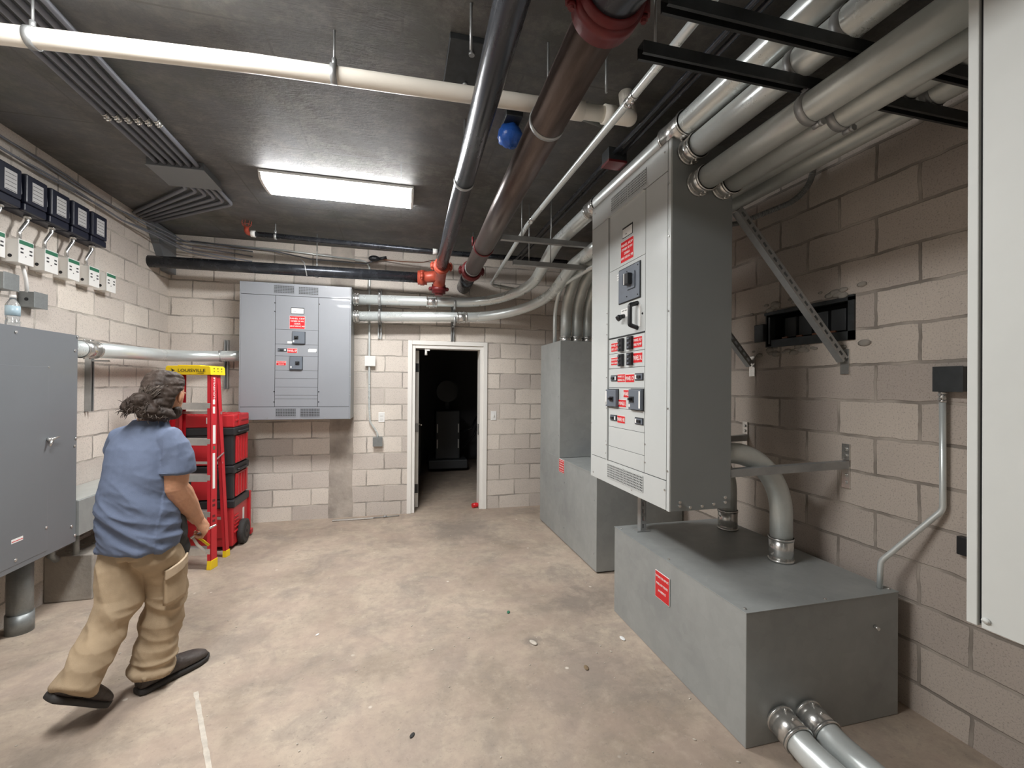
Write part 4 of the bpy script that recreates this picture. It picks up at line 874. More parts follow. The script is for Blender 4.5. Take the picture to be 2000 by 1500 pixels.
# ------------------------------------------------------------------ stepladder
phi = math.radians(-14)
Ld = empty('stepladder', (-1.733, 4.44, 0), phi); tag(Ld, 'red fibreglass stepladder with yellow top standing beside the toolboxes', 'ladder')
def chan(p0, p1, w_, d_, t, side):
    """rail: web facing +-x, flanges turned inward"""
    p0 = Vector(p0); p1 = Vector(p1); b = MB(); T = (p1 - p0); Ln = T.length; T.normalize(); X = Vector((1, 0, 0)); X = (X - T * X.dot(T)).normalized(); Y = T.cross(X)
    mt = Matrix((X, -Y, T)).transposed().to_4x4()
    mt = Matrix((X, T.cross(X), T)).transposed().to_4x4(); mt.translation = p0
    xo = (-t, 0) if side > 0 else (0, t); xi = (-d_, 0) if side > 0 else (0, d_)
    b.box(xo[0], xo[1], -w_ / 2, w_ / 2, 0, Ln, mt); b.box(xi[0], xi[1], -w_ / 2, -w_ / 2 + t, 0, Ln, mt); b.box(xi[0], xi[1], w_ / 2 - t, w_ / 2, 0, Ln, mt); return b
top = 1.655
railF = {}
for s_ in (-1, 1):
    r_ = chan((s_ * .262, -.120, .045), (s_ * .172, -.01, top), .078, .032, .005, s_).build('front_rail', M['ladder_red'], Ld); railF[s_] = r_
    chan((s_ * .215, .135, .04), (s_ * .165, .060, top), .050, .028, .005, s_).build('rear_rail', M['ladder_red'], Ld)
    MB().prism([(-.045, 0), (.045, 0), (.040, .075), (-.040, .075)], lambda u, v, d: (d, -.122 + u + v * .06, v), s_ * .262 - (.034 if s_ > 0 else -.004), s_ * .262 + (.004 if s_ > 0 else .034)).build('foot', M['yellow'], Ld, .003)
    MB().prism([(-.03, 0), (.03, 0), (.028, .06), (-.028, .06)], lambda u, v, d: (d, .137 + u, v), s_ * .215 - (.03 if s_ > 0 else -.004), s_ * .215 + (.004 if s_ > 0 else .03)).build('foot', M['yellow'], Ld, .003)
cap = MB().prism([(-.205, 1.635), (.190, 1.635), (.184, 1.700), (.170, 1.712), (.10, 1.712), (.095, 1.718), (-.095, 1.718), (-.10, 1.712), (-.185, 1.712), (-.200, 1.700)], lambda u, v, d: (u, d, v), -.075, .120).build('top_cap', M['yellow'], Ld, .005)
lettering('LOUISVILLE', cap, .025, 1.672, -.0765, .05, M['black'], .235, .026)
MB().prism([(-.155, 1.688), (-.118, 1.672), (-.155, 1.656), (-.143, 1.672)], lambda u, v, d: (u, d, v), -.0768, -.075).build('arrow_mark', M['black'], cap)
lettering('LADDER', cap, .10, 1.649, -.0765, .02, M['black'], .06, .007)
b = MB()
for y in (-.03, .02, .07):
    for z in (1.665, 1.69): b.cyl((.184, y, z), (.1885, y, z), .005, 8)
b.build('cap_rivets', M['black'], cap)
def fx(z, s_): f_ = (z - .045) / (top - .045); return s_ * (.262 - .09 * f_), -.12 + .11 * f_
for k in range(5):
    z = .17 + .305 * k; xr, yy = fx(z, 1)
    b = MB(); b.box(-xr + .006, xr - .006, yy - .040, yy + .040, z - .004, z); b.box(-xr + .006, xr - .006, yy - .042, yy - .037, z - .055, z + .002); b.box(-xr + .006, xr - .006, yy + .036, yy + .040, z - .045, z)
    for q in range(6): b.box(-xr + .008, xr - .008, yy - .036 + q * .0125, yy - .033 + q * .0125, z, z + .002)
    b.build('step', M['alu'], Ld, .0015)
for z in (.35, .85, 1.3): 
    f_ = z / top; MB().box(-.19, .19, .125 - .07 * f_, .132 - .07 * f_, z - .012, z + .012).build('rear_brace', M['alu'], Ld)
for s_ in (-1, 1): MB().tube([(s_ * .20, -.07, .95), (s_ * .196, .0, .90), (s_ * .192, .10, .94)], .006, 8).build('spreader', M['alu'], Ld)
# stickers and lettering on the outer web of the right rail
def onrail(z0, z1, w0, w1, m_, nm_):
    p0 = Vector((.262, -.12, .045)); p1 = Vector((.172, -.01, top)); T = (p1 - p0).normalized(); X = Vector((1, 0, 0)); X = (X - T * X.dot(T)).normalized(); Y = T.cross(X)
    mt = Matrix((X, Y, T)).transposed().to_4x4(); mt.translation = p0
    return MB().box(.0, .0012, w0, w1, z0, z1, mt).build(nm_, M[m_], railF[1])
onrail(.62, .92, -.018, .012, 'white', 'warning_sticker'); onrail(1.00, 1.16, -.015, .018, 'white', 'warning_sticker'); onrail(1.26, 1.32, -.015, .012, 'paper', 'small_sticker'); onrail(1.34, 1.38, -.015, .012, 'paper', 'small_sticker'); onrail(.95, .98, -.01, .01, 'green', 'small_sticker')
p0 = Vector((.262, -.12, .045)); p1 = Vector((.172, -.01, top)); T = (p1 - p0).normalized(); X = Vector((1, 0, 0)); X = (X - T * X.dot(T)).normalized(); Y = T.cross(X)
o = lettering('\u25b6LOUISVILLE', railF[1], 0, 0, 0, .05, M['white'], .21, .028, name='side_lettering')
o.matrix_local = Matrix.Translation(p0 + T * 1.47 + X * .0012) @ Matrix((T, -Y, X)).transposed().to_4x4() if False else Matrix.Translation(p0 + T * 1.47 + X * .0015) @ Matrix((T, X.cross(T), X)).transposed().to_4x4()
b = MB()
mt = Matrix((X, Y, T)).transposed().to_4x4(); mt.translation = p0
for q in (.30, .34, .38, .47, .51): b.box(.0, .0012, -.02, .014, q, q + .02, mt)
b.build('dark_marks', M['maroon'], railF[1])

# ------------------------------------------------------------------ toolboxes
X0, X1, Y0, Y1 = -2.06, -1.50, 4.675, 5.095
def toolbox(label, z0, z1, kind):
    e = tag(empty('toolbox', ((X0 + X1) / 2, (Y0 + Y1) / 2, z0)), label, 'toolbox', None); w_ = (X1 - X0) / 2; d = (Y1 - Y0) / 2; h = z1 - z0
    if kind == 'slim':
        MB().box(-w_, w_, -d, d, 0, h - .008).build('box_body', M['box_red'], e, .010); b = MB()
        for k in range(7): b.box(-w_ + .06 + k * .065, -w_ + .10 + k * .065, -d + .03, d - .03, h - .010, h)
        b.build('lid_ribs', M['box_red'], e, .003); MB().box(w_ - .002, w_ + .008, -d + .03, d - .03, h * .45, h * .60).box(w_ - .002, w_ + .010, -d + .10, -d + .16, .01, h).build('side_ribs', M['box_red'], e, .003)
        MB().box(.05, .10, -d - .002, -d, h * .3, h * .75).build('white_label', M['paper'], e)
    else:
        MB().box(-w_ + .012, w_ - .012, -d + .012, d - .012, 0, h - .07).build('box_body', M['box_black'], e, .012)
        MB().box(-w_, w_ + .006, -d, d, h - .075, h).build('lid', M['box_black'], e, .012)
        for s_ in (-1, 1):
            b = MB(); xa, xb = (w_ - .014, w_ - .0) if s_ > 0 else (-w_, -w_ + .014)
            b.box(xa, xb, -d + .075, d - .02, .015, h - .085)
            for k in range(4): b.box(xa + (.008 if s_ > 0 else -.008), xb + (.008 if s_ > 0 else -.008), -d + .10 + k * .075, -d + .115 + k * .075, .03, h - .10)
            b.build('side_panel', M['box_red'], e, .004)
        MB().box(-.07, .07, -d + .002, -d + .014, .01, h - .10).build('front_panel', M['box_red'], e, .004)
        for x in (-.16, .16): MB().box(x - .035, x + .035, -d - .014, -d + .01, h - .11, h - .03).build('latch', M['box_black'], e, .006)
        MB().tube(fillet([(w_ + .004, -d + .08, h - .045), (w_ + .022, -d + .10, h - .045), (w_ + .022, d - .10, h - .045), (w_ + .004, d - .08, h - .045)], .01, 4), .010, 10).build('side_handle', M['box_black'], e)
    return e
toolbox('slim red organiser case, topmost of the toolbox stack', 1.150, 1.275, 'slim')
toolbox('black and red toolbox, second from the top of the stack', .790, 1.149, 'mid')
toolbox('black and red toolbox, second from the bottom of the stack', .470, .789, 'mid')
e = tag(empty('rolling_toolbox', ((X0 + X1) / 2, (Y0 + Y1) / 2, 0)), 'red rolling toolbox with black lid and rubber wheels at the bottom of the stack', 'toolbox')
w_, d = .28, .21
MB().box(-w_, w_, -d, d, .035, .40).build('box_body', M['box_red'], e, .012)
MB().box(-w_ - .01, w_ + .012, -d - .01, d, .395, .469).build('lid', M['box_black'], e, .012)
b = MB()
for k in range(4): b.box(w_ - .001, w_ + .010, -d + .03, -d + .13, .20 + k * .035, .210 + k * .035)
b.box(w_ - .001, w_ + .012, -d + .02, d - .08, .155, .17); b.build('side_ribs', M['box_red'], e, .002)
MB().box(w_ - .001, w_ + .004, .045, .085, .16, .33).build('white_label', M['paper'], e)
MB().box(w_ - .03, w_ + .02, d - .005, d + .035, .06, .46).box(w_ - .045, w_ + .04, d - .03, d + .04, .02, .07).build('handle_frame', M['box_red'], e, .006)
MB().box(-w_ - .02, -w_ + .03, d - .005, d + .035, .06, .46).build('handle_frame', M['box_red'], e, .006)
for s_ in (-1, 1):
    x = s_ * (w_ + .030)
    wh = MB().tube([(x - .026, -.01, .118), (x - .022, -.01, .118), (x + .022, -.01, .118), (x + .026, -.01, .118)], [.100, .117, .117, .100], 32, upv=(0, 0, 1)).build('wheel', M['rubber'], e)
    hb = MB().cyl((x - .031, -.01, .118), (x + .031, -.01, .118), .058, 20).cyl((x - .036, -.01, .118), (x + .036, -.01, .118), .014, 10).build('hub', M['box_black'], wh)
MB().box(-w_ + .05, w_ - .05, -d - .006, -d + .005, .12, .34).build('front_panel', M['box_red'], e, .004)
MB().box(-w_ + .04, -w_ + .09, -d + .02, -d + .07, 0, .036).box(w_ - .09, w_ - .04, -d + .02, -d + .07, 0, .036).build('front_foot', M['box_black'], e)

# ------------------------------------------------------------------ dim equipment beyond the doorway
t_ = tag(empty('floor_machine', (.86, 8.3, 0)), 'dim dark upright machine with a round disc in the unlit room', 'machine')
MB().box(-.35, .35, -.3, .3, .06, .22).box(-.22, .22, -.2, .2, .22, 1.10).build('machine_body', M['dim'], t_, .02)
MB().cyl((0, -.05, 1.45), (0, .05, 1.45), .20, 28).build('disc', M['dim'], t_); MB().cyl((0, 0, 1.1), (0, 0, 1.3), .05, 12).build('column', M['dim'], t_)
for x in (-.20, .18):
    for z in (.42, .70): MB().box(x, x + .02, -.215, -.2, z, z + .16).build('pale_strip', M['paper'], t_)
MB().tube([(.30, 0, .4), (.5, -.05, .62), (.65, 0, 1.0)], .02, 8).tube([(.25, 0, .7), (.45, -.05, .75), (.6, 0, 1.05)], .02, 8).build('hose', M['black'], t_)
for z, lb in ((.47, 'lower'), (.97, 'upper')):
    o = MB().box(-.3, .3, -.25, .25, 0, .44).build('cardboard_box', M['card'], None, .005); o.location = (.02, 8.1, z); tag(o, 'dim brown cardboard box stacked on the shelf in the unlit room, %s one' % lb, 'box')
t_ = MB().box(-.34, .34, -.3, .3, .42, .455).box(-.34, .34, -.3, .3, .925, .955).box(-.34, -.30, -.3, -.26, 0, .925).box(.30, .34, -.3, -.26, 0, .925).box(-.34, -.30, .26, .3, 0, .925).box(.30, .34, .26, .3, 0, .925).build('shelf', M['dim']); t_.location = (.02, 8.1, .012); tag(t_, 'dim metal shelf holding cardboard boxes in the unlit room', 'shelf')

# ------------------------------------------------------------------ bits on the floor
for (x, y, r, lb, m_) in ((.74, 2.97, .014, 'tiny dark green scrap on the floor in front of the low box', 'green'), (.80, 2.58, .022, 'pale plaster crumb beside a dark spot on the floor', 'chalk'), (1.016, 2.283, .016, 'small tan wood chip on the floor near the low box', 'card'), (1.35, 2.495, .018, 'white chip on the floor right by the low box', 'white'), (-.482, 2.979, .010, 'tiny white chip on the floor nearest the walking man', 'white'), (.068, 2.026, .012, 'small dark crumb in the middle foreground of the floor', 'rubber')):
    o = MB().ball((0, 0, 0), r, 9, 6, (1.5, .8, .25), Matrix.Rotation(r * 90, 3, 'Z')).build('floor_debris', M[m_]); o.location = (x, y, r * .22); tag(o, lb, 'debris')
b = MB()
for k in range(420):
    x = random.uniform(-1.6, 1.45); y = random.uniform(1.2, 5.2); r = random.choice((.0015, .002, .003, .004, .006)); b.ball((x, y, r * .3), r, 5, 3, (random.uniform(.8, 2), .8, .4), Matrix.Rotation(random.random() * 3, 3, 'Z'))
o = b.build('floor_grit', M['chalk']); tag(o, 'fine pale grit and crumbs scattered over the concrete floor', 'grit'); o['kind'] = 'stuff'
b = MB(); vs_ = []; fs = []; n = 24
for i in range(n + 1):
    f_ = i / n; c = Vector((-.985, 2.57, .0012)).lerp(Vector((-.63, 1.83, .0012)), f_); w0 = .009 + .006 * noise.noise(Vector((i * .8, 0, 0)))
    vs_ += [c - Vector((w0, w0 * .4, 0)), c + Vector((w0, w0 * .4, 0))]
for i in range(n): fs.append((2 * i, 2 * i + 1, 2 * i + 3, 2 * i + 2))
b.add(vs_, fs); o = b.build('floor_mark', M['chalk']); tag(o, 'pale painted line mark on the floor in the left foreground', 'floor mark')
# ------------------------------------------------------------------ the man
ORG = Vector((-1.25, 2.62, 0))
Pn = empty('person', ORG); tag(Pn, 'person in blue t-shirt and khaki cargo trousers walking away, tool in hand', 'person')
def bake(mb, name, m_, voxel, smooth=4, disp=None, parent=None, sub=0, dec=None):
    """fuse overlapping lofts into one continuous skin"""
    o = mb.build(name + '_tmp', m_)
    r_ = o.modifiers.new('r', 'REMESH'); r_.mode = 'VOXEL'; r_.voxel_size = voxel
    if smooth: s_ = o.modifiers.new('s', 'SMOOTH'); s_.iterations = smooth; s_.factor = .5
    bpy.context.view_layer.update()
    dg = bpy.context.evaluated_depsgraph_get(); dg.update()
    me = bpy.data.meshes.new_from_object(o.evaluated_get(dg)); bpy.data.objects.remove(o)
    me.name = name
    if disp:
        ns = [v.normal.copy() for v in me.vertices]
        for v, n_ in zip(me.vertices, ns): v.co += n_ * disp(v.co, n_)
    for v in me.vertices: v.co -= ORG
    for p in me.polygons: p.use_smooth = True
    me.materials.clear(); me.materials.append(m_)
    q = bpy.data.objects.new(name, me); C.objects.link(q); q.parent = parent or Pn
    return q
V = Vector
F = V((.23, .973, 0)); Rv = V((.973, -.23, 0))
def loft(mb, rings, n=28, pw=2.0):
    """rings: (centre, a-vector, b-vector)"""
    vs_ = []
    for c, a, b_ in rings:
        for j in range(n):
            t = 2 * PI * j / n; cx, sy = math.cos(t), math.sin(t)
            k = (abs(cx) ** pw + abs(sy) ** pw) ** (-1 / pw)
            vs_.append(V(c) + V(a) * cx * k + V(b_) * sy * k)
    m_ = len(rings)
    fs = [(i * n + j, i * n + (j + 1) % n, (i + 1) * n + (j + 1) % n, (i + 1) * n + j) for i in range(m_ - 1) for j in range(n)]
    fs += [tuple(reversed(range(n))), tuple((m_ - 1) * n + j for j in range(n))]
    mb.add(vs_, fs, True); return mb
def trunk(rows, grow=0.0):
    return [(V((x, y, z)), Rv * (a + grow), F * (b_ + grow)) for x, y, z, a, b_ in rows]
# --- anchor points
shR = V((-1.112, 2.630, 1.290)); shL = V((-1.405, 2.70, 1.290))
elR = V((-1.118, 2.635, 1.03)); wrR = V((-1.062, 2.775, .815))
elL = V((-1.40, 2.82, 1.06)); wrL = V((-1.34, 2.99, .96))
hipR = V((-1.195, 2.625, .86)); knR = V((-1.178, 2.712, .46)); anR = V((-1.222, 2.672, .085))
hipL = V((-1.335, 2.655, .86)); knL = V((-1.325, 2.585, .49)); anL = V((-1.385, 2.415, .205))
neck = V((-1.235, 2.668, 1.36)); head = V((-1.192, 2.705, 1.495))
# --- body (skin): head, neck, arms, hands, lower legs
bd = MB()
loft(bd, trunk([(-1.265, 2.64, .80, .12, .09), (-1.27, 2.64, .95, .12, .10), (-1.27, 2.65, 1.10, .12, .095), (-1.265, 2.655, 1.20, .115, .08), (-1.258, 2.66, 1.26, .10, .065), (-1.245, 2.665, 1.31, .06, .05)]))
bd.tube([V((-1.25, 2.66, 1.30)), neck, V((-1.215, 2.685, 1.43)), V((-1.20, 2.70, 1.47))], [.066, .060, .058, .058], 18)
Hf = V((.10, .985, -.12)).normalized(); Hr = V((.995, -.10, 0)).normalized(); Hu = Hr.cross(Hf)
Rm = Matrix((Hr, Hf, Hu)).transposed()
def hp(r, f_, u): return head + Hr * r + Hf * f_ + Hu * u
loft(bd, [(hp(0, -.010, .118), Hr * .015, Hf * .018), (hp(0, -.008, .112), Hr * .045, Hf * .06), (hp(0, -.006, .09), Hr * .064, Hf * .084), (hp(0, -.003, .055), Hr * .074, Hf * .094), (hp(0, 0, .015), Hr * .076, Hf * .096), (hp(0, .006, -.025), Hr * .071, Hf * .088), (hp(0, .020, -.06), Hr * .060, Hf * .070), (hp(0, .038, -.09), Hr * .045, Hf * .052), (hp(0, .050, -.108), Hr * .025, Hf * .030)])
bd.ball(hp(0, .098, -.012), .016, 12, 8, (.8, 1.1, 1.5), Rm); bd.ball(hp(0, .102, -.026), .015, 12, 8, (1, 1, .8), Rm)   # nose
bd.ball(hp(0, .088, .022), .05, 14, 8, (1.1, .25, .25), Rm)                                                            # brow
bd.ball(hp(0, .088, -.052), .024, 12, 8, (1.1, .4, .35), Rm)                                                           # mouth
for s_ in (-1, 1):
    bd.ball(hp(s_ * .080, -.008, -.008), .034, 14, 10, (.28, .62, 1.0), Rm); bd.ball(hp(s_ * .079, -.004, -.032), .014, 10, 8, (.5, .8, 1), Rm)
def limb(mb, pts, rs, n=18): mb.tube(pts, rs, n); return mb
limb(bd, [shR + V((-.03, 0, -.03)), shR.lerp(elR, .35), shR.lerp(elR, .75), elR, elR.lerp(wrR, .22), elR.lerp(wrR, .5), elR.lerp(wrR, .8), wrR], [.045, .055, .066, .061, .063, .054, .040, .032])
limb(bd, [shL + V((.03, 0, -.03)), shL.lerp(elL, .4), elL, elL.lerp(wrL, .3), wrL], [.045, .052, .048, .046, .028])
for h_, k_, a_ in ((hipR, knR, anR), (hipL, knL, anL)):
    limb(bd, [h_, h_.lerp(k_, .4), k_, k_.lerp(a_, .3), k_.lerp(a_, .8), a_], [.07, .07, .052, .05, .036, .036])
# hands: palm + five bent fingers each
def hand(mb, wr, d, palm_n, side_, curl):
    """d: wrist->knuckles, palm_n: out of the palm, thumb leaves towards cross"""
    d = V(d).normalized(); pn = V(palm_n); pn = (pn - d * pn.dot(d)).normalized(); ax = d.cross(pn) * side_       # ax: towards thumb side
    mb.tube([wr - d * .01, wr + d * .02, wr + d * .05, wr + d * .085], [.029, .038, .046, .045], 16, ry=[.020, .020, .019, .016], upv=ax)
    tips = []
    for k, (off, ln) in enumerate(((.034, .078), (.012, .087), (-.012, .081), (-.034, .064))):
        p0 = wr + d * .078 + ax * off; pts = [p0 - d * .02]; ang = 0; q = p0; seg = [ln * .46, ln * .31, ln * .26]
        pts.append(q)
        for s_, c_ in zip(seg, curl):
            ang += c_ + k * .04; q = q + (d * math.cos(ang) + pn * math.sin(ang)) * s_; pts.append(q)
        mb.tube(pts, [.0105, .0105, .0098, .0090, .0070], 12); tips.append(q)
    b0 = wr + d * .028 + ax * .028; b1 = b0 + (ax * .75 + d * .5 + pn * .35).normalized() * .036; b2 = b1 + (d * .65 + pn * .75 - ax * .12).normalized() * .030; b3 = b2 + (d * .35 + pn * .8 - ax * .5).normalized() * .026
    mb.tube([b0 - ax * .012, b0, b1, b2, b3], [.014, .0135, .0115, .0105, .0078], 12); return tips
hd_ = V((.30, .50, -.80)).normalized(); pn_ = V((-.75, .10, -.35))
hand(bd, wrR, hd_, pn_, 1, (.75, 1.05, .75))
hand(bd, wrL, V((.4, .85, -.1)), V((.6, -.2, -.6)), -1, (.5, .7, .5))
def arm_d(co, n_):
    q = .0016 * noise.noise(co * 26) + .0008 * noise.noise(co * 70)
    return q
body = bake(bd, 'body', M['skin'], .0038, 2, arm_d)
# --- t-shirt
sh = MB()
rowsT = [(-1.262, 2.625, .745, .160, .135), (-1.262, 2.625, .80, .158, .134), (-1.266, 2.628, .88, .152, .130), (-1.274, 2.632, .97, .148, .128), (-1.278, 2.64, 1.07, .150, .122), (-1.272, 2.648, 1.16, .155, .114), (-1.266, 2.655, 1.23, .156, .100), (-1.258, 2.660, 1.285, .138, .084), (-1.250, 2.662, 1.320, .108, .074), (-1.245, 2.664, 1.348, .084, .066), (-1.240, 2.668, 1.372, .070, .062)]
loft(sh, trunk(rowsT), 36, 2.25)
slR = shR.lerp(elR, .66) + V((.004, -.002, 0)); slL = shL.lerp(elL, .62)
sh.tube([V((-1.20, 2.65, 1.300)), shR + V((-.035, 0, -.012)), shR.lerp(slR, .3) + V((-.008, 0, 0)), shR.lerp(slR, .65), slR, slR + (slR - shR).normalized() * .012], [.050, .064, .073, .077, .081, .081], 24, ry=[.048, .064, .073, .077, .081, .081], upv=Rv)
sh.tube([V((-1.32, 2.68, 1.300)), shL + V((.035, 0, -.012)), shL.lerp(slL, .5), slL], [.048, .062, .068, .070], 24)
def ridge(a, b_, c_=0.0):
    q = 1 - 2.6 * abs(noise.noise(V((a, b_, c_)))); return max(q, -.6)
def sstep(a, b_, x):
    t = max(0.0, min(1.0, (x - a) / (b_ - a))); return t * t * (3 - 2 * t)
def fold(co, n_):
    """drag folds from the shoulder blade down to the right hip, bunching above the hem"""
    d_ = co - V((-1.27, 2.63, 1.0)); u = d_.dot(Rv); w_ = d_.dot(F); z = d_.z
    low = sstep(.14, -.08, z); g = u * .75 + w_ * .35
    al = g * .75 - z * .66; ac = g * .66 + z * .75
    h = .015 * low * ridge(al * 3.2, ac * 12, 1.7) + .008 * low * ridge(al * 5, ac * 24, 5.1)
    h += .0055 * (1 - low * .5) * ridge(g * 5 + 3, z * 6, 2.2) + .0012 * noise.noise(co * 40)
    if u > .14: h += .0045 * ridge(g * 14, z * 9 - g * 10, 8.0)
    return h
shirt = bake(sh, 'tshirt', M['shirt'], .005, 3, fold)
cl = MB(); ring_ = []
for k in range(33):
    a = 2 * PI * k / 32; ring_.append(V((-1.238, 2.670, 1.366)) + Rv * .073 * math.cos(a) + F * .062 * math.sin(a) + V((0, 0, .006 * math.sin(a))) - ORG)
cl.tube(ring_, .0085, 8, caps=False).build('collar', M['shirt'], shirt)
cuf = MB(); dd = (slR - shR).normalized(); X = dd.orthogonal().normalized(); Y = dd.cross(X)
cuf.tube([slR + dd * .006 + X * .081 * math.cos(2 * PI * k / 32) + Y * .081 * math.sin(2 * PI * k / 32) - ORG for k in range(33)], .0045, 6, caps=False).build('sleeve_hem', M['shirt'], shirt)
# --- trousers
tr = MB()
loft(tr, trunk([(-1.265, 2.635, .70, .132, .108), (-1.265, 2.635, .80, .138, .112), (-1.268, 2.635, .92, .130, .105)]), 30, 2.2)
tr.tube([hipR + V((-.02, 0, .04)), hipR + V((-.008, 0, -.06)), hipR + V((.002, 0, -.16)), hipR.lerp(knR, .55), knR + V((0, 0, .03)), knR.lerp(anR, .25), knR.lerp(anR, .6), knR.lerp(anR, .88), anR + V((0, 0, .006))], [.068, .090, .104, .104, .093, .084, .076, .076, .084], 26)
tr.tube([hipL + V((0, 0, .04)), hipL + V((0, 0, -.10)), hipL.lerp(knL, .6), knL, knL.lerp(anL, .3), knL.lerp(anL, .7), anL + V((.0, .0, .015)), anL + V((-.008, -.02, -.012))], [.08, .098, .096, .088, .078, .072, .072, .073], 26)
def tfold(co, n_):
    z = co.z; g = co.x * 1.0 - co.y * .6; kn = sstep(.66, .42, z); lo = sstep(.30, .10, z)
    h = .0065 * ridge(co.x * 11 + z * 5, co.y * 11, z * 3) + .0015 * noise.noise(co * 36)
    h += .0120 * kn * ridge(g * 3.0 + 1, z * 12 + g * 6, 3.3) + .0130 * lo * ridge(g * 3, z * 22 + g * 4, 6.6)
    return h
trs = bake(tr, 'trousers', M['khaki'], .005, 3, tfold)
# cargo pocket and flap on the right thigh
sd = V((.93, -.36, 0)); bk = V((.36, .93, 0))
def patch(name, c, w_, h, off, m_, tilt=0.0, par=None, thick=.010):
    b = MB(); n = 10; vs_ = []; c = V(c)
    for i in range(n + 1):
        for j in range(n + 1):
            u = (i / n - .5) * w_; v = (j / n - .5) * h; a = u / .115
            p = c + sd * (.116 * math.cos(a) - .116) + bk * (.116 * math.sin(a)) + V((0, 0, v + u * tilt)) + sd * (off + .003 * noise.noise(V((u * 40, v * 40, 5))))
            vs_.append(p - ORG)
    m_n = len(vs_); vs_ += [p - sd * thick for p in vs_]
    fs = [(i * (n + 1) + j, i * (n + 1) + j + 1, (i + 1) * (n + 1) + j + 1, (i + 1) * (n + 1) + j) for i in range(n) for j in range(n)]
    fs += [tuple(m_n + q for q in reversed(f_)) for f_ in fs]
    rim = [i * (n + 1) for i in range(n)] + [n * (n + 1) + j for j in range(n)] + [(n - i) * (n + 1) + n for i in range(n)] + [n - j for j in range(n)]
    for a_, b_ in zip(rim, rim[1:] + rim[:1]): fs.append((a_, b_, m_n + b_, m_n + a_))
    b.add(vs_, fs, True); return b.build(name, m_, par or Pn)
patch('cargo_pocket', (-1.092, 2.630, .535), .12, .17, .006, M['khaki'], .1, trs, .02)
fl = patch('pocket_flap', (-1.088, 2.623, .625), .135, .045, .014, M['khaki_light'], .35, trs, .012)
# dark pouch hanging at the right hip
pm = MB(); pc = V((-1.128, 2.68, .78)); pm.ball(pc, .07, 18, 12, (.75, .85, 1.7)); pm.ball(pc + V((.02, .03, -.09)), .05, 14, 10, (.7, .9, 1.3)); pm.ball(pc + V((-.02, -.02, .08)), .05, 14, 10, (.8, .9, 1.0))
bake(pm, 'hip_pouch', M['rubber'], .007, 3, lambda co, n_: .006 * noise.noise(co * 24))['label'] = 'dark cloth pouch at the right hip'
kc = MB().tube([V((-1.148, 2.555, .745)) - ORG, V((-1.145, 2.548, .72)) - ORG, V((-1.148, 2.553, .70)) - ORG], [.006, .009, .006], 8).build('key_fob', M['maroon'], Pn)
# --- shoes
def shoe(name, heel, toe, upn, par):
    heel, toe, upn = V(heel), V(toe), V(upn).normalized(); d = (toe - heel); Ln = d.length; d.normalize(); upn = (upn - d * upn.dot(d)).normalized(); sx = d.cross(upn)
    def at(u, h): return heel + d * (u * Ln) + upn * h
    b = MB(); R_ = []
    for u, w_, h0, h1 in ((0.01, .032, .026, .085), (.06, .043, .024, .118), (.18, .047, .022, .135), (.32, .048, .022, .132), (.46, .050, .022, .110), (.62, .056, .022, .088), (.78, .057, .022, .076), (.90, .048, .022, .064), (.975, .028, .024, .050)):
        R_.append((at(u, (h0 + h1) / 2), sx * w_, upn * (h1 - h0) / 2))
    loft(b, R_, 22, 2.6); o = bake(b, name, M['shoe'], .005, 3, lambda co, n_: .0012 * noise.noise(co * 60))
    s_ = MB(); R2 = []
    for u, w_ in ((0.0, .030), (.05, .044), (.2, .048), (.4, .049), (.62, .059), (.8, .060), (.93, .047), (1.0, .025)):
        R2.append((at(u, .016 + (.003 if u in (0.0, 1.0) else 0)) - ORG, sx * w_, upn * .0155))
    loft(s_, R2, 22, 4.0); s_.build('sole', M['sole'], o)
    l_ = MB()
    for k in range(4):
        u = .40 + k * .06; c = at(u, .122 - k * .012) - ORG; l_.tube([c - sx * .022, c + upn * .004, c + sx * .022], .0028, 6)
    l_.build('laces', M['black'], o); return o
shoe('shoe', (-1.258, 2.610, .0), (-1.052, 2.885, .0), (0, 0, 1), Pn)
shoe('shoe', (-1.470, 2.350, .185), (-1.352, 2.537, .014), (.35, .35, .75), Pn)
# --- hair: swept back to a loose low bun
hm = MB()
loft(hm, [(hp(0, -.012, .130), Hr * .018, Hf * .020), (hp(0, -.014, .124), Hr * .052, Hf * .062), (hp(0, -.014, .100), Hr * .076, Hf * .090), (hp(0, -.020, .065), Hr * .087, Hf * .098), (hp(0, -.030, .030), Hr * .089, Hf * .092), (hp(0, -.062, .000), Hr * .084, Hf * .056), (hp(0, -.068, -.040), Hr * .078, Hf * .048), (hp(0, -.062, -.080), Hr * .068, Hf * .050), (hp(0, -.060, -.112), Hr * .052, Hf * .042)], 30)
bc = hp(-.035, -.125, -.045)
hm.ball(bc, .052, 18, 12, (1.05, .95, .95)); hm.ball(bc + V((-.035, -.01, -.02)), .042, 16, 10, (1.1, .9, .9)); hm.ball(bc + V((.03, .0, -.045)), .045, 16, 10, (1.1, .9, 1)); hm.ball(hp(.02, -.085, -.10), .048, 16, 10, (1.3, .9, .8)); hm.ball(hp(.045, -.06, -.10), .038, 16, 10, (1, .9, 1.1))
def hdisp(co, n_):
    q = co - head
    return .0045 * noise.noise(V((q.dot(Hf) * 14, q.dot(Hr) * 40, q.dot(Hu) * 60))) + .0035 * noise.noise(co * 55) + (.007 * noise.noise(co * 32) if q.dot(Hu) < -.02 else 0)
hr_ = bake(hm, 'hair', M['hair'], .0045, 3, hdisp)
random.seed(3); st = MB()
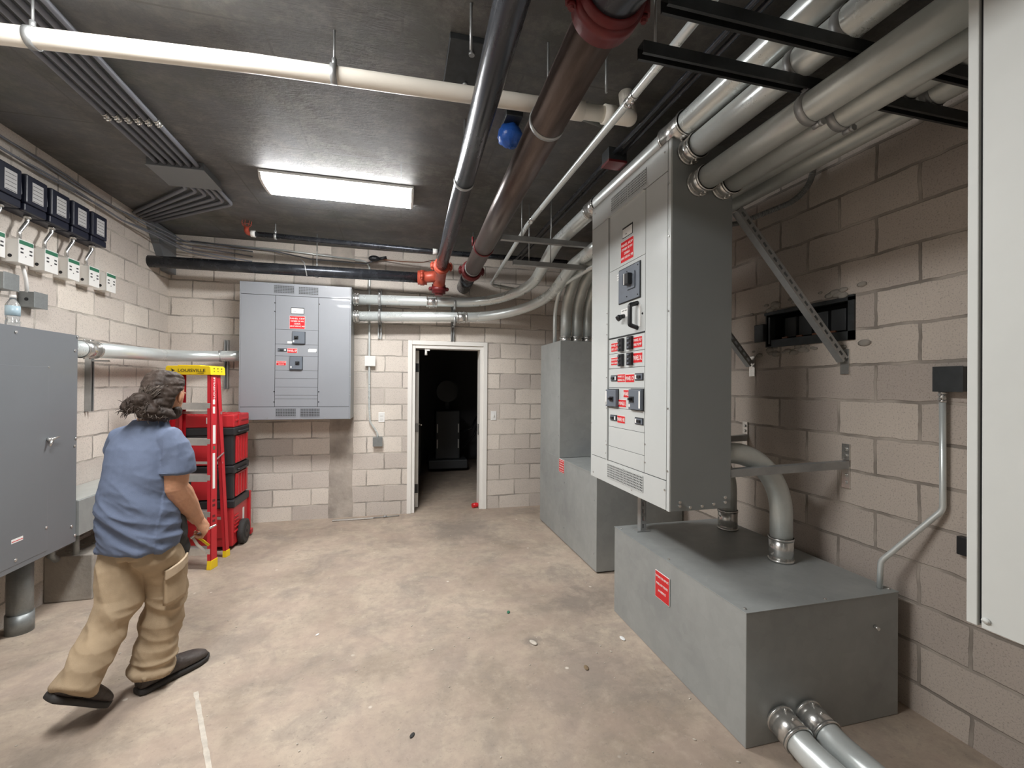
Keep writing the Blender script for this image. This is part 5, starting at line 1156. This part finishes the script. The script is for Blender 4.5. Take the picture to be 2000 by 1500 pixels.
for k in range(150):                        # combed strands over the crown running to the bun
    a = random.uniform(-1.35, 1.35); el = random.uniform(.15, 1.0)
    p0 = hp(.074 * math.sin(a) * .9, .062 * math.cos(a), .06 + .055 * el * math.cos(a) ** 2) ; p3 = bc + V((random.uniform(-.03, .03), random.uniform(-.01, .03), random.uniform(-.02, .03)))
    pts = []
    for i in range(8):
        t = i / 7; p = p0.lerp(p3, t); q = p - head; qq = V((q.dot(Hr) / .090, (q.dot(Hf) + .02) / .104, q.dot(Hu) / .128)); l_ = qq.length
        if l_ < 1.02 and t < .85: qq *= 1.02 / max(l_, .2); p = head + Hr * qq.x * .090 + Hf * (qq.y * .104 - .02) + Hu * qq.z * .128
        pts.append(p - ORG)
    st.tube(pts, [.0012, .0022, .0024, .0024, .0024, .0022, .0018, .001], 5)
for k in range(170):                        # frizzy ends around the bun and nape
    c0 = random.choice((bc, bc + V((-.035, -.01, -.02)), hp(.03, -.08, -.09), bc + V((.03, 0, -.045)))); d = V((random.gauss(-.15, 1), random.gauss(-.4, .8), random.gauss(-.25, .8))).normalized(); p = c0 + d * random.uniform(.026, .043); pts = []
    for i in range(6):
        pts.append(p - ORG); d = (d + V((random.gauss(0, .5), random.gauss(0, .5), random.gauss(-.12, .4)))).normalized(); p = p + d * .0072
    st.tube(pts, [.0018, .0020, .0018, .0015, .0011, .0006], 5)
st.build('hair_strands', M['hair_grey'], hr_)
# beard along the jaw
bb = MB(); bb.ball(hp(.052, .020, -.078), .026, 12, 8, (.7, 1.5, 1), Rm); bb.ball(hp(-.052, .020, -.078), .026, 12, 8, (.7, 1.5, 1), Rm); bb.ball(hp(0, .070, -.098), .032, 12, 8, (1.3, .8, .8), Rm); bb.ball(hp(.03, .055, -.09), .026, 12, 8, (1, 1, .8), Rm); bb.ball(hp(-.03, .055, -.09), .026, 12, 8, (1, 1, .8), Rm)
bake(bb, 'beard', M['hair'], .004, 2, lambda co, n_: .002 * noise.noise(co * 80))
for s_ in (-1, 1): MB().ball(hp(s_ * .030, .086, .004) - ORG, .0100, 12, 8).build('eye', M['paper'], Pn)
# --- pliers held in the right hand (a thing of its own)
gc = wrR + hd_ * .090 + pn_.normalized() * .030
pl = empty('pliers', gc); tag(pl, 'shiny steel pliers held in the right hand of the walking man', 'pliers')
ax_ = V((.50, .18, .25)).normalized(); dn = V((.30, .05, -.8)).normalized()
MB().tube([-ax_ * .055, V((0, 0, 0)), ax_ * .075], [.0065, .0075, .005], 10).build('jaw', M['zinc'], pl)
MB().tube([-ax_ * .045, -ax_ * .040 + dn * .05, -ax_ * .02 + dn * .115], [.0065, .008, .008], 10).build('handle', M['white'], pl)
MB().tube([-ax_ * .035, -ax_ * .012 + dn * .04, ax_ * .005 + dn * .085], [.0055, .007, .007], 10).build('handle', M['yellow'], pl)
